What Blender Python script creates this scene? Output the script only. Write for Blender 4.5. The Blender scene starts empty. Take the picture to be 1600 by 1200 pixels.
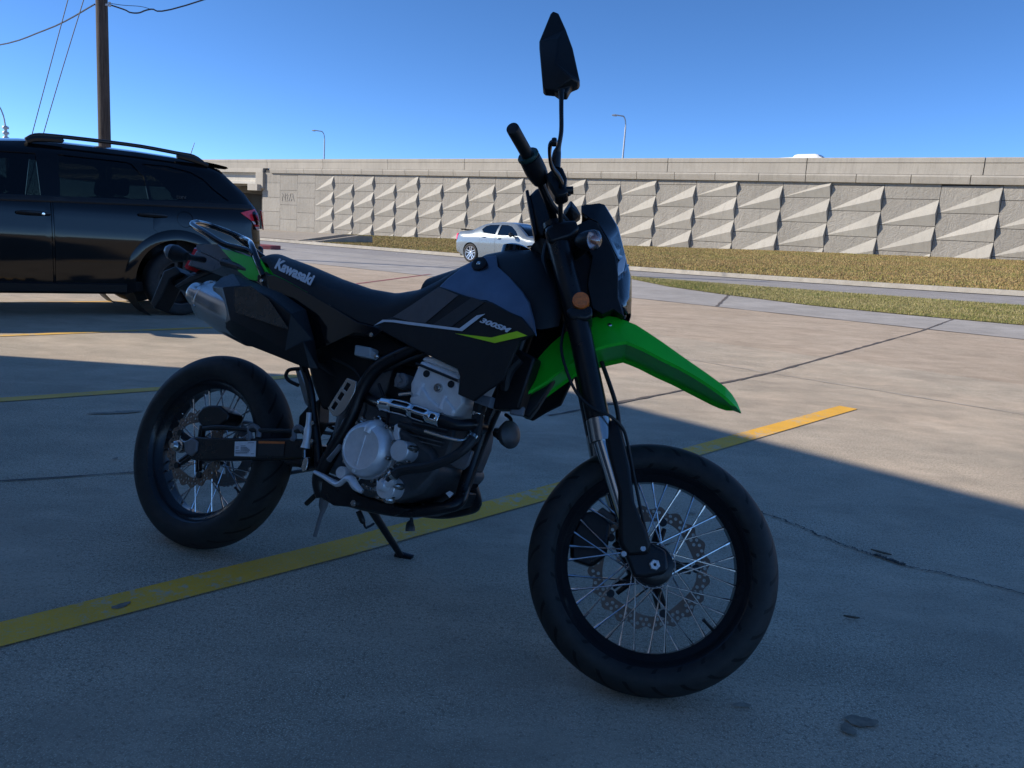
import bpy, bmesh, math, random
import numpy as np
from mathutils import Vector, Matrix, Euler
from mathutils.geometry import delaunay_2d_cdt
random.seed(7); rng = np.random.default_rng(7)
R = math.radians
scene = bpy.context.scene
COL = scene.collection

# ------------------------------------------------------------------ camera, sky, sun
CAM_F = 1.19904382; PITCH = 0.17699319; ROLL = -0.06812388; CAM_H = 0.995
cam_d = bpy.data.cameras.new('camera'); cam = bpy.data.objects.new('camera', cam_d); COL.objects.link(cam)
_w = Vector((0, math.cos(PITCH), -math.sin(PITCH))); _r = Vector((1, 0, 0)); _u = _r.cross(_w)
_q = Matrix.Rotation(ROLL, 3, _w); _r = _q @ _r; _u = _q @ _u
cam.matrix_world = Matrix(((_r.x, _u.x, -_w.x, 0), (_r.y, _u.y, -_w.y, 0), (_r.z, _u.z, -_w.z, CAM_H), (0, 0, 0, 1)))
cam_d.sensor_width = 36; cam_d.lens = 36 * CAM_F * 1000 / 1600; cam_d.clip_start = .05; cam_d.clip_end = 5000
scene.camera = cam

SUN_EL = R(28.5); SUN_AZ = R(-90.7)      # azimuth clockwise from +Y
world = bpy.data.worlds.new('World'); scene.world = world; world.use_nodes = True
nt = world.node_tree; bg = nt.nodes['Background']
sky = nt.nodes.new('ShaderNodeTexSky'); sky.sky_type = 'NISHITA'; sky.sun_disc = False
sky.sun_elevation = SUN_EL; sky.sun_rotation = SUN_AZ; sky.air_density = .36; sky.dust_density = 0.0; sky.ozone_density = 3.0; sky.altitude = 0
hs = nt.nodes.new('ShaderNodeHueSaturation'); hs.inputs['Saturation'].default_value = 1.14; nt.links.new(sky.outputs[0], hs.inputs['Color'])
nt.links.new(hs.outputs[0], bg.inputs[0]); bg.inputs[1].default_value = 0.134
sun_d = bpy.data.lights.new('sun', 'SUN'); sun_d.energy = 3.0; sun_d.angle = R(.53); sun_d.color = (1.0, .92, .80)
sun = bpy.data.objects.new('sun', sun_d); COL.objects.link(sun)
_s = Vector((math.sin(SUN_AZ) * math.cos(SUN_EL), math.cos(SUN_AZ) * math.cos(SUN_EL), math.sin(SUN_EL)))
sun.rotation_euler = _s.to_track_quat('Z', 'Y').to_euler(); sun.location = _s * 60
vs = scene.view_settings; vs.view_transform = 'Standard'; vs.look = 'None'; vs.exposure = 1.0; vs.gamma = 1
scene.render.engine = 'CYCLES'

# ------------------------------------------------------------------ helpers
class NG:
    def __init__(s, m): s.t = m.node_tree; s.n = s.t.nodes; s.b = s.n['Principled BSDF']
    def new(s, ty, **k):
        n = s.n.new(ty)
        for a, v in k.items(): setattr(n, a, v)
        return n
    def ln(s, a, b): s.t.links.new(a, b)
    def math(s, op, a, b=None, c=None):
        n = s.n.new('ShaderNodeMath'); n.operation = op
        for i, x in enumerate((a, b, c)):
            if x is None: continue
            if isinstance(x, (int, float)): n.inputs[i].default_value = x
            else: s.ln(x, n.inputs[i])
        return n.outputs[0]
    def noise(s, scale, detail=4, rough=.6, vec=None, dist=0):
        n = s.n.new('ShaderNodeTexNoise'); n.inputs['Scale'].default_value = scale; n.inputs['Detail'].default_value = detail
        n.inputs['Roughness'].default_value = rough; n.inputs['Distortion'].default_value = dist
        if vec is not None: s.ln(vec, n.inputs['Vector'])
        return n.outputs['Fac']
    def ramp(s, f, stops):
        n = s.n.new('ShaderNodeValToRGB'); e = n.color_ramp.elements
        while len(e) > 1: e.remove(e[-1])
        e[0].position = stops[0][0]; e[0].color = (*stops[0][1], 1)
        for p, c in stops[1:]: q = e.new(p); q.color = (*c, 1)
        s.ln(f, n.inputs[0]); return n.outputs[0]
    def mix(s, f, a, b, mode='MIX'):
        n = s.n.new('ShaderNodeMixRGB'); n.blend_type = mode
        for i, x in enumerate((f, a, b)):
            if isinstance(x, (int, float)): n.inputs[i].default_value = x
            elif isinstance(x, tuple): n.inputs[i].default_value = (*x, 1)
            else: s.ln(x, n.inputs[i])
        return n.outputs[0]
    def coord(s, k='Object'): return s.n.new('ShaderNodeTexCoord').outputs[k]
    def pos(s): return s.n.new('ShaderNodeNewGeometry').outputs['Position']
    def map(s, v, scale=(1, 1, 1), rot=(0, 0, 0), loc=(0, 0, 0)):
        n = s.n.new('ShaderNodeMapping'); n.inputs['Scale'].default_value = scale; n.inputs['Rotation'].default_value = rot; n.inputs['Location'].default_value = loc
        s.ln(v, n.inputs[0]); return n.outputs[0]
    def bump(s, h, strength=.3, dist=.01):
        n = s.n.new('ShaderNodeBump'); n.inputs['Strength'].default_value = strength; n.inputs['Distance'].default_value = dist
        s.ln(h, n.inputs['Height']); s.ln(n.outputs[0], s.b.inputs['Normal'])
def newmat(name):
    m = bpy.data.materials.new(name); m.use_nodes = True; return m, NG(m)
def mat(name, col, rough=.5, metal=0, var=.15, vscale=30, bump=0, bscale=200, spec=.5, coat=0, rvar=.1, dust=0):
    m, g = newmat(name); b = g.b
    v = g.coord(); f = g.noise(vscale, 5, .65, v)
    lo = tuple(c * (1 - var) for c in col); hi = tuple(min(1, c * (1 + var)) for c in col)
    c = g.ramp(f, [(.3, lo), (.7, hi)])
    if dust:
        d = g.ramp(g.noise(14, 8, .75, v), [(.48, (0, 0, 0)), (.72, (1, 1, 1))])
        c = g.mix(g.math('MULTIPLY', d, dust), c, (.16, .15, .13))
    g.ln(c, b.inputs['Base Color'])
    r = g.n.new('ShaderNodeMapRange'); r.inputs[3].default_value = max(.02, rough - rvar); r.inputs[4].default_value = min(1, rough + rvar)
    g.ln(g.noise(vscale * 1.7, 4, .6, v), r.inputs[0]); g.ln(r.outputs[0], b.inputs['Roughness'])
    b.inputs['Metallic'].default_value = metal; b.inputs['Specular IOR Level'].default_value = spec; b.inputs['Coat Weight'].default_value = coat; b.inputs['Coat Roughness'].default_value = .04
    if bump: g.bump(g.noise(bscale, 3, .6, v), bump, .002)
    return m

def catmull(pts, sub=4):
    P = [np.array(p, float) for p in pts]
    if len(P) < 3: return P
    out = []
    for i in range(len(P) - 1):
        p0 = P[max(i - 1, 0)]; p1 = P[i]; p2 = P[i + 1]; p3 = P[min(i + 2, len(P) - 1)]
        for k in range(sub):
            t = k / sub
            q = .5 * (2 * p1 + (p2 - p0) * t + (2 * p0 - 5 * p1 + 4 * p2 - p3) * t * t + (3 * p1 - p0 - 3 * p2 + p3) * t ** 3)
            out.append(q)
    out.append(P[-1]); return out

WORLD_BUILT = set()      # things whose parts are modelled in world coordinates
class MB:
    def __init__(s): s.v = []; s.f = []; s.mi = []
    def add(s, v, f, mi=0):
        o = len(s.v); s.v += [tuple(map(float, x[:3])) for x in v]; s.f += [tuple(i + o for i in q) for q in f]; s.mi += [mi] * len(f); return s
    def box(s, c, d, rot=None, mi=0, taper=1):
        v = []
        for z in (-1, 1):
            k = taper if z > 0 else 1
            for x, y in ((-1, -1), (1, -1), (1, 1), (-1, 1)): v.append(Vector((x * d[0] / 2 * k, y * d[1] / 2 * k, z * d[2] / 2)))
        if rot is not None: v = [rot @ p for p in v]
        v = [p + Vector(c) for p in v]
        return s.add(v, [(3, 2, 1, 0), (4, 5, 6, 7), (0, 1, 5, 4), (1, 2, 6, 5), (2, 3, 7, 6), (3, 0, 4, 7)], mi)
    def tube(s, pts, r=None, n=10, sub=4, caps=True, mi=0, squash=1):
        if r is None: r = [p[3] for p in pts]
        elif isinstance(r, (int, float)): r = [r] * len(pts)
        Q = [(*p[:3], rr) for p, rr in zip(pts, r)]
        Q = catmull(Q, sub) if sub > 1 else [np.array(q, float) for q in Q]
        P = [Vector(q[:3]) for q in Q]
        t = [(P[min(i + 1, len(P) - 1)] - P[max(i - 1, 0)]).normalized() for i in range(len(P))]
        a = t[0].orthogonal().normalized(); v = []
        for i, p in enumerate(P):
            a = (a - t[i] * a.dot(t[i])).normalized(); bb = t[i].cross(a)
            for k in range(n):
                th = 2 * math.pi * k / n; v.append(p + (a * math.cos(th) + bb * math.sin(th) * squash) * max(Q[i][3], 1e-4))
        f = [(i * n + k, i * n + (k + 1) % n, (i + 1) * n + (k + 1) % n, (i + 1) * n + k) for i in range(len(P) - 1) for k in range(n)]
        if caps: f += [tuple(range(n - 1, -1, -1)), tuple((len(P) - 1) * n + k for k in range(n))]
        return s.add(v, f, mi)
    def lathe(s, prof, c=(0, 0, 0), axis=(0, 1, 0), n=48, mi=0, closed=False, a0=0, a1=2 * math.pi):
        ax = Vector(axis).normalized(); u = Vector((1, 0, 0)) if abs(ax.x) < .9 else Vector((0, 0, 1))
        u = (u - ax * u.dot(ax)).normalized(); w = ax.cross(u); c = Vector(c); v = []; m = len(prof)
        full = abs(a1 - a0 - 2 * math.pi) < 1e-6; nn = n if full else n + 1
        for k in range(nn):
            th = a0 + (a1 - a0) * k / n; d = u * math.cos(th) + w * math.sin(th)
            for r, h in prof: v.append(c + d * r + ax * h)
        f = []
        for k in range(n):
            k2 = (k + 1) % nn
            for i in range(m if closed else m - 1):
                j = (i + 1) % m; f.append((k * m + i, k * m + j, k2 * m + j, k2 * m + i))
        return s.add(v, f, mi)
    def prism(s, pts, vec, mi=0):
        n = len(pts); a = [Vector(p[:3]) for p in pts]; b_ = [p + Vector(vec) for p in a]
        t = tri2([(p[0], p[2]) for p in pts]) if abs(vec[1]) > 1e-9 else None
        if t is None: caps = [tuple(range(n))]
        else: caps = t
        f = [q for q in caps] + [tuple(i + n for i in reversed(q)) for q in caps] + [(i, i + n, (i + 1) % n + n, (i + 1) % n) for i in range(n)]
        return s.add(a + b_, f, mi)
    def sheet(s, outline, inner=(), th=.003, mi=0, holes=(), dirv=(0, 1, 0)):
        """outline of 3-D points, creased through its inner points; triangulated in x/z; given thickness along dirv"""
        P = [Vector(p[:3]) for p in outline]; n = len(P); I = [Vector(p[:3]) for p in inner]
        allp = P + I; edges = [(i, (i + 1) % n) for i in range(n)]; hp = []
        for h in holes:
            k = len(allp); hh = [Vector(p[:3]) for p in h]; allp = allp + hh; edges += [(k + i, k + (i + 1) % len(hh)) for i in range(len(hh))]; hp.append([(p.x, p.z) for p in hh])
        vv, ee, ff, ov, _, _ = delaunay_2d_cdt([Vector((p.x, p.z)) for p in allp], edges, [tuple(range(n))], 1, 1e-6)
        out2 = [(p.x, p.z) for p in P]
        pos = [allp[o[0]] if o else Vector((q.x, 0, q.y)) for q, o in zip(vv, ov)]
        fs = []
        for q in ff:
            cx = sum(vv[i].x for i in q) / len(q); cy = sum(vv[i].y for i in q) / len(q)
            if any(inpoly(cx, cy, h) for h in hp): continue
            if not inpoly(cx, cy, out2): continue
            fs.append(tuple(q))
        d = Vector(dirv) * th; m = len(pos)
        cnt = {}
        for q in fs:
            for i in range(len(q)):
                e = (q[i], q[(i + 1) % len(q)]); cnt[e] = 1
        rim = [e for e in cnt if (e[1], e[0]) not in cnt]
        f = fs + [tuple(i + m for i in reversed(q)) for q in fs] + [(b_, a, a + m, b_ + m) for a, b_ in rim]
        return s.add(pos + [p + d for p in pos], f, mi)
    def grid(s, rows, mi=0, closed=False):
        m = len(rows[0]); v = [p for r in rows for p in r]
        f = []
        for i in range(len(rows) - 1):
            for j in range(m if closed else m - 1):
                k = (j + 1) % m; f.append((i * m + j, i * m + k, (i + 1) * m + k, (i + 1) * m + j))
        return s.add(v, f, mi)
    def mirror(s):
        o = len(s.v); nf = len(s.f)
        s.v += [(x, -y, z) for x, y, z in s.v]; s.f += [tuple(i + o for i in reversed(q)) for q in s.f[:nf]]; s.mi += s.mi[:nf]; return s
    def flipped(s):
        t = MB(); t.v = [(x, -y, z) for x, y, z in s.v]; t.f = [tuple(reversed(q)) for q in s.f]; t.mi = list(s.mi); return t
    def xf(s, fn): s.v = [tuple(fn(Vector(p))) for p in s.v]; return s
    def build(s, name, m=None, parent=None, bevel=0, ang=35, seg=2, recalc=True, solid=0):
        me = bpy.data.meshes.new(name); me.from_pydata(s.v, [], s.f)
        if m is not None:
            for q in (m if isinstance(m, (list, tuple)) else [m]): me.materials.append(q)
        if isinstance(m, (list, tuple)): me.polygons.foreach_set('material_index', s.mi)
        if recalc:
            bm = bmesh.new(); bm.from_mesh(me); bmesh.ops.remove_doubles(bm, verts=bm.verts, dist=1e-5); bmesh.ops.recalc_face_normals(bm, faces=bm.faces); bm.to_mesh(me); bm.free()
        if parent is not None and parent.name in WORLD_BUILT: me.transform(Matrix.Translation(-Vector(parent.location)))
        me.polygons.foreach_set('use_smooth', [True] * len(me.polygons)); me.set_sharp_from_angle(angle=R(ang)); me.update()
        o = bpy.data.objects.new(name, me); COL.objects.link(o)
        if parent: o.parent = parent
        if solid: md = o.modifiers.new('solid', 'SOLIDIFY'); md.thickness = solid; md.offset = -1
        if bevel:
            md = o.modifiers.new('bevel', 'BEVEL'); md.width = bevel; md.segments = seg; md.limit_method = 'ANGLE'; md.angle_limit = R(35); md.use_clamp_overlap = True; md.harden_normals = False
        return o
def inpoly(x, y, p):
    c = False; n = len(p); j = n - 1
    for i in range(n):
        if (p[i][1] > y) != (p[j][1] > y) and x < (p[j][0] - p[i][0]) * (y - p[i][1]) / (p[j][1] - p[i][1]) + p[i][0]: c = not c
        j = i
    return c
def tri2(p):
    n = len(p)
    vv, ee, ff, ov, _, _ = delaunay_2d_cdt([Vector(q) for q in p], [(i, (i + 1) % n) for i in range(n)], [tuple(range(n))], 1, 1e-7)
    out = []
    for q in ff:
        cx = sum(vv[i].x for i in q) / len(q); cy = sum(vv[i].y for i in q) / len(q)
        if inpoly(cx, cy, p) and all(ov[i] for i in q): out.append(tuple(ov[i][0] for i in q))
    return out
def tag(o, label=None, cat=None, group=None, kind=None):
    if label: o['label'] = label
    if cat: o['category'] = cat
    if group: o['group'] = group
    if kind: o['kind'] = kind
    return o
def empty(name, loc=(0, 0, 0), rot=(0, 0, 0), parent=None):
    o = bpy.data.objects.new(name, None); o.empty_display_size = .2; o.location = loc; o.rotation_euler = rot; COL.objects.link(o)
    if parent: o.parent = parent
    return o
def text_mesh(txt, shear=0, bold=0, th=.0):
    c = bpy.data.curves.new('lettering', 'FONT'); c.body = txt; c.size = 1; c.shear = shear; c.offset = bold; c.extrude = th; c.resolution_u = 3
    o = bpy.data.objects.new('lettering', c); COL.objects.link(o); bpy.context.view_layer.update()
    me = bpy.data.meshes.new_from_object(o.evaluated_get(bpy.context.evaluated_depsgraph_get()))
    bpy.data.objects.remove(o); v = [tuple(p.co) for p in me.vertices]; f = [tuple(p.vertices) for p in me.polygons]; bpy.data.meshes.remove(me)
    return v, f
def lettering(name, txt, P0, P1, up, m, parent, nrm=(0, -1, 0), th=.0008, shear=0, bold=0.02):
    """letters set along P0 to P1 with capital height vector up, th thick"""
    v, f = text_mesh(txt, shear, bold, .5); P0 = Vector(P0); P1 = Vector(P1); up = Vector(up); nrm = Vector(nrm)
    x0 = min(p[0] for p in v); x1 = max(p[0] for p in v); caps = .7
    mb = MB(); mb.add([P0 + (P1 - P0) * ((p[0] - x0) / (x1 - x0)) + up * (p[1] / caps) + nrm * (th * (p[2] + .5)) for p in v], f)
    return mb.build(name, m, parent, recalc=False)
D={'tank_cover':[[0.7841,-0.122,0.8807],[0.7992,-0.112,0.9099],[0.8376,-0.1,0.954],[0.8593,-0.09,0.9732],[0.8825,-0.08,0.9861],[0.9093,-0.078,0.9922],[0.9353,-0.105,0.9544],[0.9931,-0.135,0.9203],[1.0496,-0.16,0.881],[1.082,-0.175,0.8521],[1.1107,-0.19,0.8063],[1.1285,-0.195,0.7662],[1.079,-0.19,0.8029],[1.0379,-0.18,0.8173],[0.9769,-0.165,0.8398],[0.9551,-0.158,0.8472],[0.9339,-0.153,0.8474],[0.8849,-0.143,0.8558],[0.8178,-0.128,0.8722]],
'tank_in':[[0.8917,-0.132,0.9147],[0.9638,-0.146,0.9027],[1.0295,-0.168,0.8604]],
'lower_panel':[[0.5995,-0.1185,0.7503],[0.6274,-0.1233,0.7721],[0.6652,-0.1297,0.7834],[0.8042,-0.1533,0.8749],[0.9001,-0.1696,0.853],[0.9473,-0.1776,0.845],[0.9865,-0.1843,0.8403],[1.0442,-0.1941,0.819],[1.0826,-0.2006,0.8084],[1.1304,-0.2088,0.7693],[1.0915,-0.2021,0.7492],[1.0798,-0.2002,0.7058],[1.0657,-0.1978,0.6496],[1.0288,-0.1915,0.6218],[0.9939,-0.1856,0.5906],[0.9406,-0.1765,0.6017],[0.9346,-0.1755,0.6466],[0.9215,-0.1733,0.6648],[0.8675,-0.1641,0.6778],[0.7483,-0.1438,0.7081],[0.6768,-0.1316,0.7288]],
'dec_silver':[[0.6023,-0.1206,0.7537],[0.6309,-0.1255,0.7728],[0.6738,-0.1327,0.7746],[0.7306,-0.1424,0.7729],[0.9032,-0.1717,0.7672],[0.949,-0.1795,0.8033],[0.9737,-0.1837,0.8089],[0.9635,-0.182,0.8017],[0.9133,-0.1735,0.7604],[0.7329,-0.1428,0.7651],[0.671,-0.1323,0.7681],[0.6376,-0.1266,0.7669]],
'dec_grey':[[0.6665,-0.1315,0.7831],[0.8063,-0.1553,0.871],[0.8759,-0.1671,0.8531],[0.7849,-0.1516,0.7737],[0.7301,-0.1423,0.7746]],
'dec_stripe':[[0.8122,-0.1563,0.7712],[0.9227,-0.1751,0.8493],[0.9639,-0.1821,0.8388],[0.8753,-0.167,0.7695]],
'dec_lime':[[0.8924,-0.1699,0.7531],[1.0082,-0.1896,0.7511],[1.0792,-0.2017,0.7723],[1.1108,-0.207,0.7636],[1.0211,-0.1918,0.7384]],
'text300':[[0.9622,-0.1818,0.7877],[1.0582,-0.1981,0.766]],
'textK':[[0.2146,-0.128,0.885],[0.3624,-0.128,0.8452]],
'seat_top':[[0.1039,-0.085,0.9276],[0.1167,-0.085,0.9378],[0.1339,-0.085,0.942],[0.1736,-0.085,0.9324],[0.2714,-0.085,0.9132],[0.4004,-0.085,0.8818],[0.5088,-0.085,0.8622],[0.6042,-0.085,0.8575],[0.6876,-0.085,0.8779],[0.7533,-0.085,0.9163],[0.7945,-0.085,0.9485],[0.8256,-0.085,0.9617]],
'seat_low':[[0.1515,-0.125,0.9134],[0.1791,-0.125,0.8832],[0.2046,-0.125,0.8673],[0.2428,-0.125,0.8584],[0.3462,-0.125,0.8263],[0.4508,-0.125,0.7923],[0.5509,-0.125,0.7598],[0.6183,-0.125,0.7543],[0.6696,-0.125,0.7869],[0.7257,-0.125,0.8283],[0.7861,-0.125,0.88],[0.8349,-0.125,0.9246]],
'side_panel':[[0.1853,-0.135,0.8606],[0.2152,-0.135,0.863],[0.2586,-0.135,0.8527],[0.3559,-0.135,0.8224],[0.4599,-0.135,0.7886],[0.555,-0.135,0.7559],[0.6226,-0.135,0.7487],[0.6437,-0.135,0.7421],[0.6234,-0.135,0.7218],[0.5526,-0.135,0.7245],[0.437,-0.135,0.6592],[0.3672,-0.135,0.7035],[0.2796,-0.135,0.7514],[0.2133,-0.135,0.8036]],
'mguard':[[0.0497,-0.2,0.7936],[0.0432,-0.17,0.8302],[0.0827,-0.165,0.849],[0.1945,-0.165,0.8245],[0.2902,-0.165,0.8057],[0.3882,-0.165,0.7677],[0.4426,-0.165,0.6864],[0.4802,-0.16,0.6063],[0.464,-0.175,0.603],[0.425,-0.19,0.6075],[0.3504,-0.195,0.6205],[0.2581,-0.2,0.6358],[0.2385,-0.2,0.6353],[0.1755,-0.2,0.6583],[0.1279,-0.2,0.6856]],
'mguard_in':[[0.1108,-0.215,0.7924],[0.1789,-0.215,0.8042],[0.2943,-0.215,0.784],[0.3904,-0.215,0.7415],[0.4419,-0.2,0.6726],[0.1829,-0.225,0.6986],[0.2852,-0.22,0.6735],[0.3896,-0.205,0.6379]],
'dec_patch':[[0.1674,-0.2255,0.7942],[0.2296,-0.2255,0.8035],[0.3081,-0.2255,0.7711],[0.4069,-0.2255,0.6951],[0.3783,-0.2255,0.6974],[0.1958,-0.2255,0.7225],[0.1801,-0.2255,0.7552]],
'mtip':[[-0.122,-0.135,0.7855,0.0404],[-0.0721,-0.135,0.7733,0.04],[-0.0222,-0.137,0.765,0.0713],[0.0384,-0.14,0.7496,0.0762]],
'muffler':[[-0.108,-0.135,0.7784,0.0413],[-0.0769,-0.135,0.7708,0.044],[-0.0734,-0.135,0.769,0.066],[-0.0143,-0.138,0.7614,0.0771],[0.0384,-0.14,0.7496,0.0801],[0.2008,-0.145,0.7113,0.0755],[0.3307,-0.14,0.6791,0.0608],[0.3932,-0.12,0.6533,0.0293],[0.4461,-0.1,0.6173,0.0219]],
'tail_green':[[-0.0982,-0.075,0.9471],[-0.0347,-0.09,0.9396],[0.0856,-0.11,0.9179],[0.1447,-0.12,0.862],[0.1349,-0.12,0.8431],[0.0969,-0.115,0.8475],[0.0309,-0.1,0.8717],[-0.0109,-0.09,0.9011]],
'tail_green2':[[0.1305,-0.122,0.9129],[0.1866,-0.122,0.8668],[0.1727,-0.122,0.8616],[0.1444,-0.122,0.8856]],
'tail_top':[[-0.2179,-0.07,0.9544],[-0.1719,-0.07,0.9595],[-0.1195,-0.07,0.9605],[-0.0772,-0.07,0.9373],[-0.0446,-0.07,0.9073],[-0.0578,-0.07,0.8957],[-0.1352,-0.07,0.9203],[-0.209,-0.07,0.9373]],
'tail_low':[[-0.2114,-0.068,0.9378],[-0.1375,-0.068,0.9209],[-0.0601,-0.068,0.8962],[-0.0803,-0.068,0.8882],[-0.1204,-0.068,0.87],[-0.1879,-0.068,0.8779],[-0.2377,-0.068,0.883]],
'taillight':[[-0.245,-0.05,0.9508],[-0.2257,-0.05,0.9476],[-0.2448,-0.05,0.8883],[-0.2544,-0.05,0.872],[-0.2708,-0.05,0.8797]],
'rsig':[[-0.1832,-0.2,0.8857],[-0.1366,-0.2,0.8846],[-0.086,-0.2,0.8778],[-0.1535,-0.08,0.9027]],
'plate_arm':[[-0.1635,-0.03,0.8766],[-0.1196,-0.03,0.8866],[-0.0926,-0.03,0.893],[-0.2072,-0.03,0.8465],[-0.2912,-0.03,0.8058],[-0.3064,-0.03,0.8135],[-0.2464,-0.03,0.8544]],
'plate_br':[[-0.3879,0.0,0.8639],[-0.3374,0.0,0.884],[-0.3051,0.0,0.8636],[-0.3495,-0.0,0.8371],[-0.3693,0.0,0.7665],[-0.3846,0.0,0.7283],[-0.413,0.0,0.7439]],
'rack_r':[[-0.2987,-0.02,1.046,0.011],[-0.2759,-0.055,1.0304,0.0119],[-0.2423,-0.075,1.0156,0.0117],[-0.1611,-0.095,0.9904,0.0104],[-0.0549,-0.105,0.9543,0.0102],[0.0065,-0.105,0.9455,0.01],[0.0609,-0.105,0.9376,0.0099],[0.0915,-0.11,0.9245,0.0099]],
'rack_l':[[-0.2987,-0.02,1.046,0.0088],[-0.3442,0.05,1.0645,0.009],[-0.3594,0.1,1.073,0.0092],[-0.2729,0.105,1.0555,0.0091],[-0.1966,0.1,1.0367,0.009],[-0.0836,0.02,1.0056,0.0096],[0.0447,-0.085,0.9612,0.0101],[0.1154,-0.115,0.9061,0.0098],[0.1663,-0.125,0.8582,0.0106]],
'rack_foot':[[0.1417,-0.127,0.8596],[0.1735,-0.127,0.8742],[0.2157,-0.127,0.8536],[0.2365,-0.127,0.8356],[0.2253,-0.127,0.8228],[0.1768,-0.127,0.8304],[0.1479,-0.127,0.84]],
'spar':[[0.989,-0.05,0.7948,0.0218],[0.8229,-0.09,0.7627,0.0187],[0.7249,-0.105,0.7016,0.019],[0.6415,-0.11,0.6451,0.0192],[0.6036,-0.11,0.5769,0.0193],[0.5841,-0.11,0.4805,0.0193],[0.5528,-0.11,0.3946,0.0211],[0.5255,-0.105,0.3183,0.0212],[0.5391,-0.09,0.2682,0.0212]],
'downtube':[[1.0223,-0.0,0.97,0.0343],[0.9903,0.0,0.7365,0.0239],[0.9704,-0.0,0.6461,0.0205],[0.936,-0.0,0.5009,0.0205],[0.9292,-0.02,0.3774,0.0185],[0.9365,-0.05,0.3352,0.0166],[0.9031,-0.07,0.3124,0.0149],[0.8171,-0.08,0.2836,0.0151],[0.6992,-0.085,0.272,0.0154],[0.5484,-0.09,0.2754,0.0177]],
'subframe':[[0.6998,-0.1,0.7858,0.0139],[0.545,-0.12,0.7273,0.0125],[0.337,-0.12,0.7613,0.013],[0.1085,-0.1,0.8654,0.0138],[-0.0717,-0.07,0.9032,0.0144]],
'subframe2':[[0.5166,-0.1,0.3348,0.0142],[0.4598,-0.11,0.4784,0.0117],[0.4145,-0.12,0.5811,0.0109],[0.2498,-0.11,0.7747,0.0114]],
'skid':[[0.6244,-0.05,0.2608],[0.7499,-0.05,0.2595],[0.8397,-0.05,0.2791],[0.9385,-0.05,0.3272],[0.9502,-0.05,0.3665],[0.9299,-0.05,0.3624],[0.8877,-0.05,0.3267],[0.7943,-0.05,0.2967],[0.691,-0.05,0.289],[0.6234,-0.05,0.2963]],
'engine_guard':[[0.5154,-0.112,0.3337],[0.6187,-0.112,0.3238],[0.6688,-0.112,0.2991],[0.7332,-0.112,0.2953],[0.8353,-0.112,0.2933],[0.79,-0.112,0.2669],[0.6702,-0.112,0.2632],[0.5951,-0.112,0.2525],[0.5468,-0.112,0.2652]],
'clutch':[[0.7095,-0.19,0.4218,0.0575],[0.6913,-0.165,0.4211,0.0734]],
'clutch_in':[[0.7062,-0.193,0.4192,0.0476]],
'clutch_lobe':[[0.7089,-0.19,0.4838,0.0132]],
'gencover':[[0.8125,-0.185,0.4359,0.0266]],
'wpump':[[0.7933,-0.185,0.3375,0.0274]],
'wpump_in':[[0.7932,-0.195,0.3418,0.0144]],
'oilfill':[[0.6434,-0.175,0.3485,0.0159]],
'crankcase':[[0.6106,-0.155,0.4093],[0.6242,-0.155,0.4603],[0.6774,-0.155,0.4986],[0.7489,-0.155,0.5018],[0.8149,-0.155,0.4793],[0.8753,-0.155,0.4568],[0.9109,-0.155,0.4064],[0.87,-0.155,0.3416],[0.8013,-0.155,0.3045],[0.701,-0.155,0.2986],[0.632,-0.155,0.3186]],
'cylinder':[[0.7867,-0.12,0.4853],[0.7795,-0.12,0.5286],[0.899,-0.12,0.5245],[0.9176,-0.12,0.5426],[0.9203,-0.12,0.485],[0.9066,-0.12,0.4165],[0.8375,-0.12,0.4201]],
'head':[[0.786,-0.145,0.6591],[0.7914,-0.145,0.677],[0.9112,-0.145,0.6574],[0.9215,-0.145,0.6306],[0.9468,-0.145,0.5881],[0.9199,-0.145,0.5445],[0.7874,-0.145,0.5603],[0.7747,-0.145,0.6095]],
'head_cover':[[0.7899,-0.145,0.675],[0.799,-0.145,0.6865],[0.8377,-0.145,0.6897],[0.9088,-0.145,0.6671],[0.9138,-0.145,0.6544]],
'head_bolt':[[0.8641,-0.158,0.6117,0.0114]],
'head_boss':[[0.8137,-0.15,0.6176,0.0066],[0.8106,-0.15,0.5833,0.0082]],
'head_boss2':[[0.8875,-0.15,0.5949,0.0065],[0.8852,-0.15,0.558,0.0081]],
'throttle':[[0.7368,-0.13,0.6155,0.022]],
'pipe':[[0.9681,-0.07,0.5358,0.0198],[0.9701,-0.13,0.5351,0.016],[0.9465,-0.155,0.5279,0.0151],[0.9046,-0.165,0.531,0.0152],[0.8458,-0.165,0.5363,0.0146],[0.7849,-0.165,0.5433,0.0148],[0.705,-0.15,0.5451,0.0135],[0.6142,-0.09,0.5566,0.0159],[0.508,-0.05,0.5884,0.0202],[0.3927,-0.06,0.647,0.0225]],
'hose':[[0.8075,-0.19,0.3563,0.0112],[0.8136,-0.19,0.3705,0.0128],[0.8275,-0.185,0.3865,0.0128],[0.8613,-0.18,0.3999,0.0127],[0.8989,-0.175,0.4122,0.0127],[0.946,-0.165,0.4396,0.0126],[0.974,-0.155,0.4681,0.0126],[0.9835,-0.14,0.4939,0.0143],[0.9806,-0.12,0.5152,0.016],[0.9681,-0.1,0.5702,0.0163],[0.9658,-0.1,0.6115,0.0163]],
'hose2':[[0.8699,-0.175,0.4962,0.0048],[0.9203,-0.175,0.4918,0.0047],[0.9641,-0.17,0.4904,0.0047],[0.9747,-0.15,0.4993,0.0047],[0.9731,-0.13,0.5225,0.0048]],
'blackhose':[[0.7873,-0.17,0.5011,0.0082],[0.8397,-0.17,0.4966,0.0081],[0.8988,-0.17,0.4903,0.008]],
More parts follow.
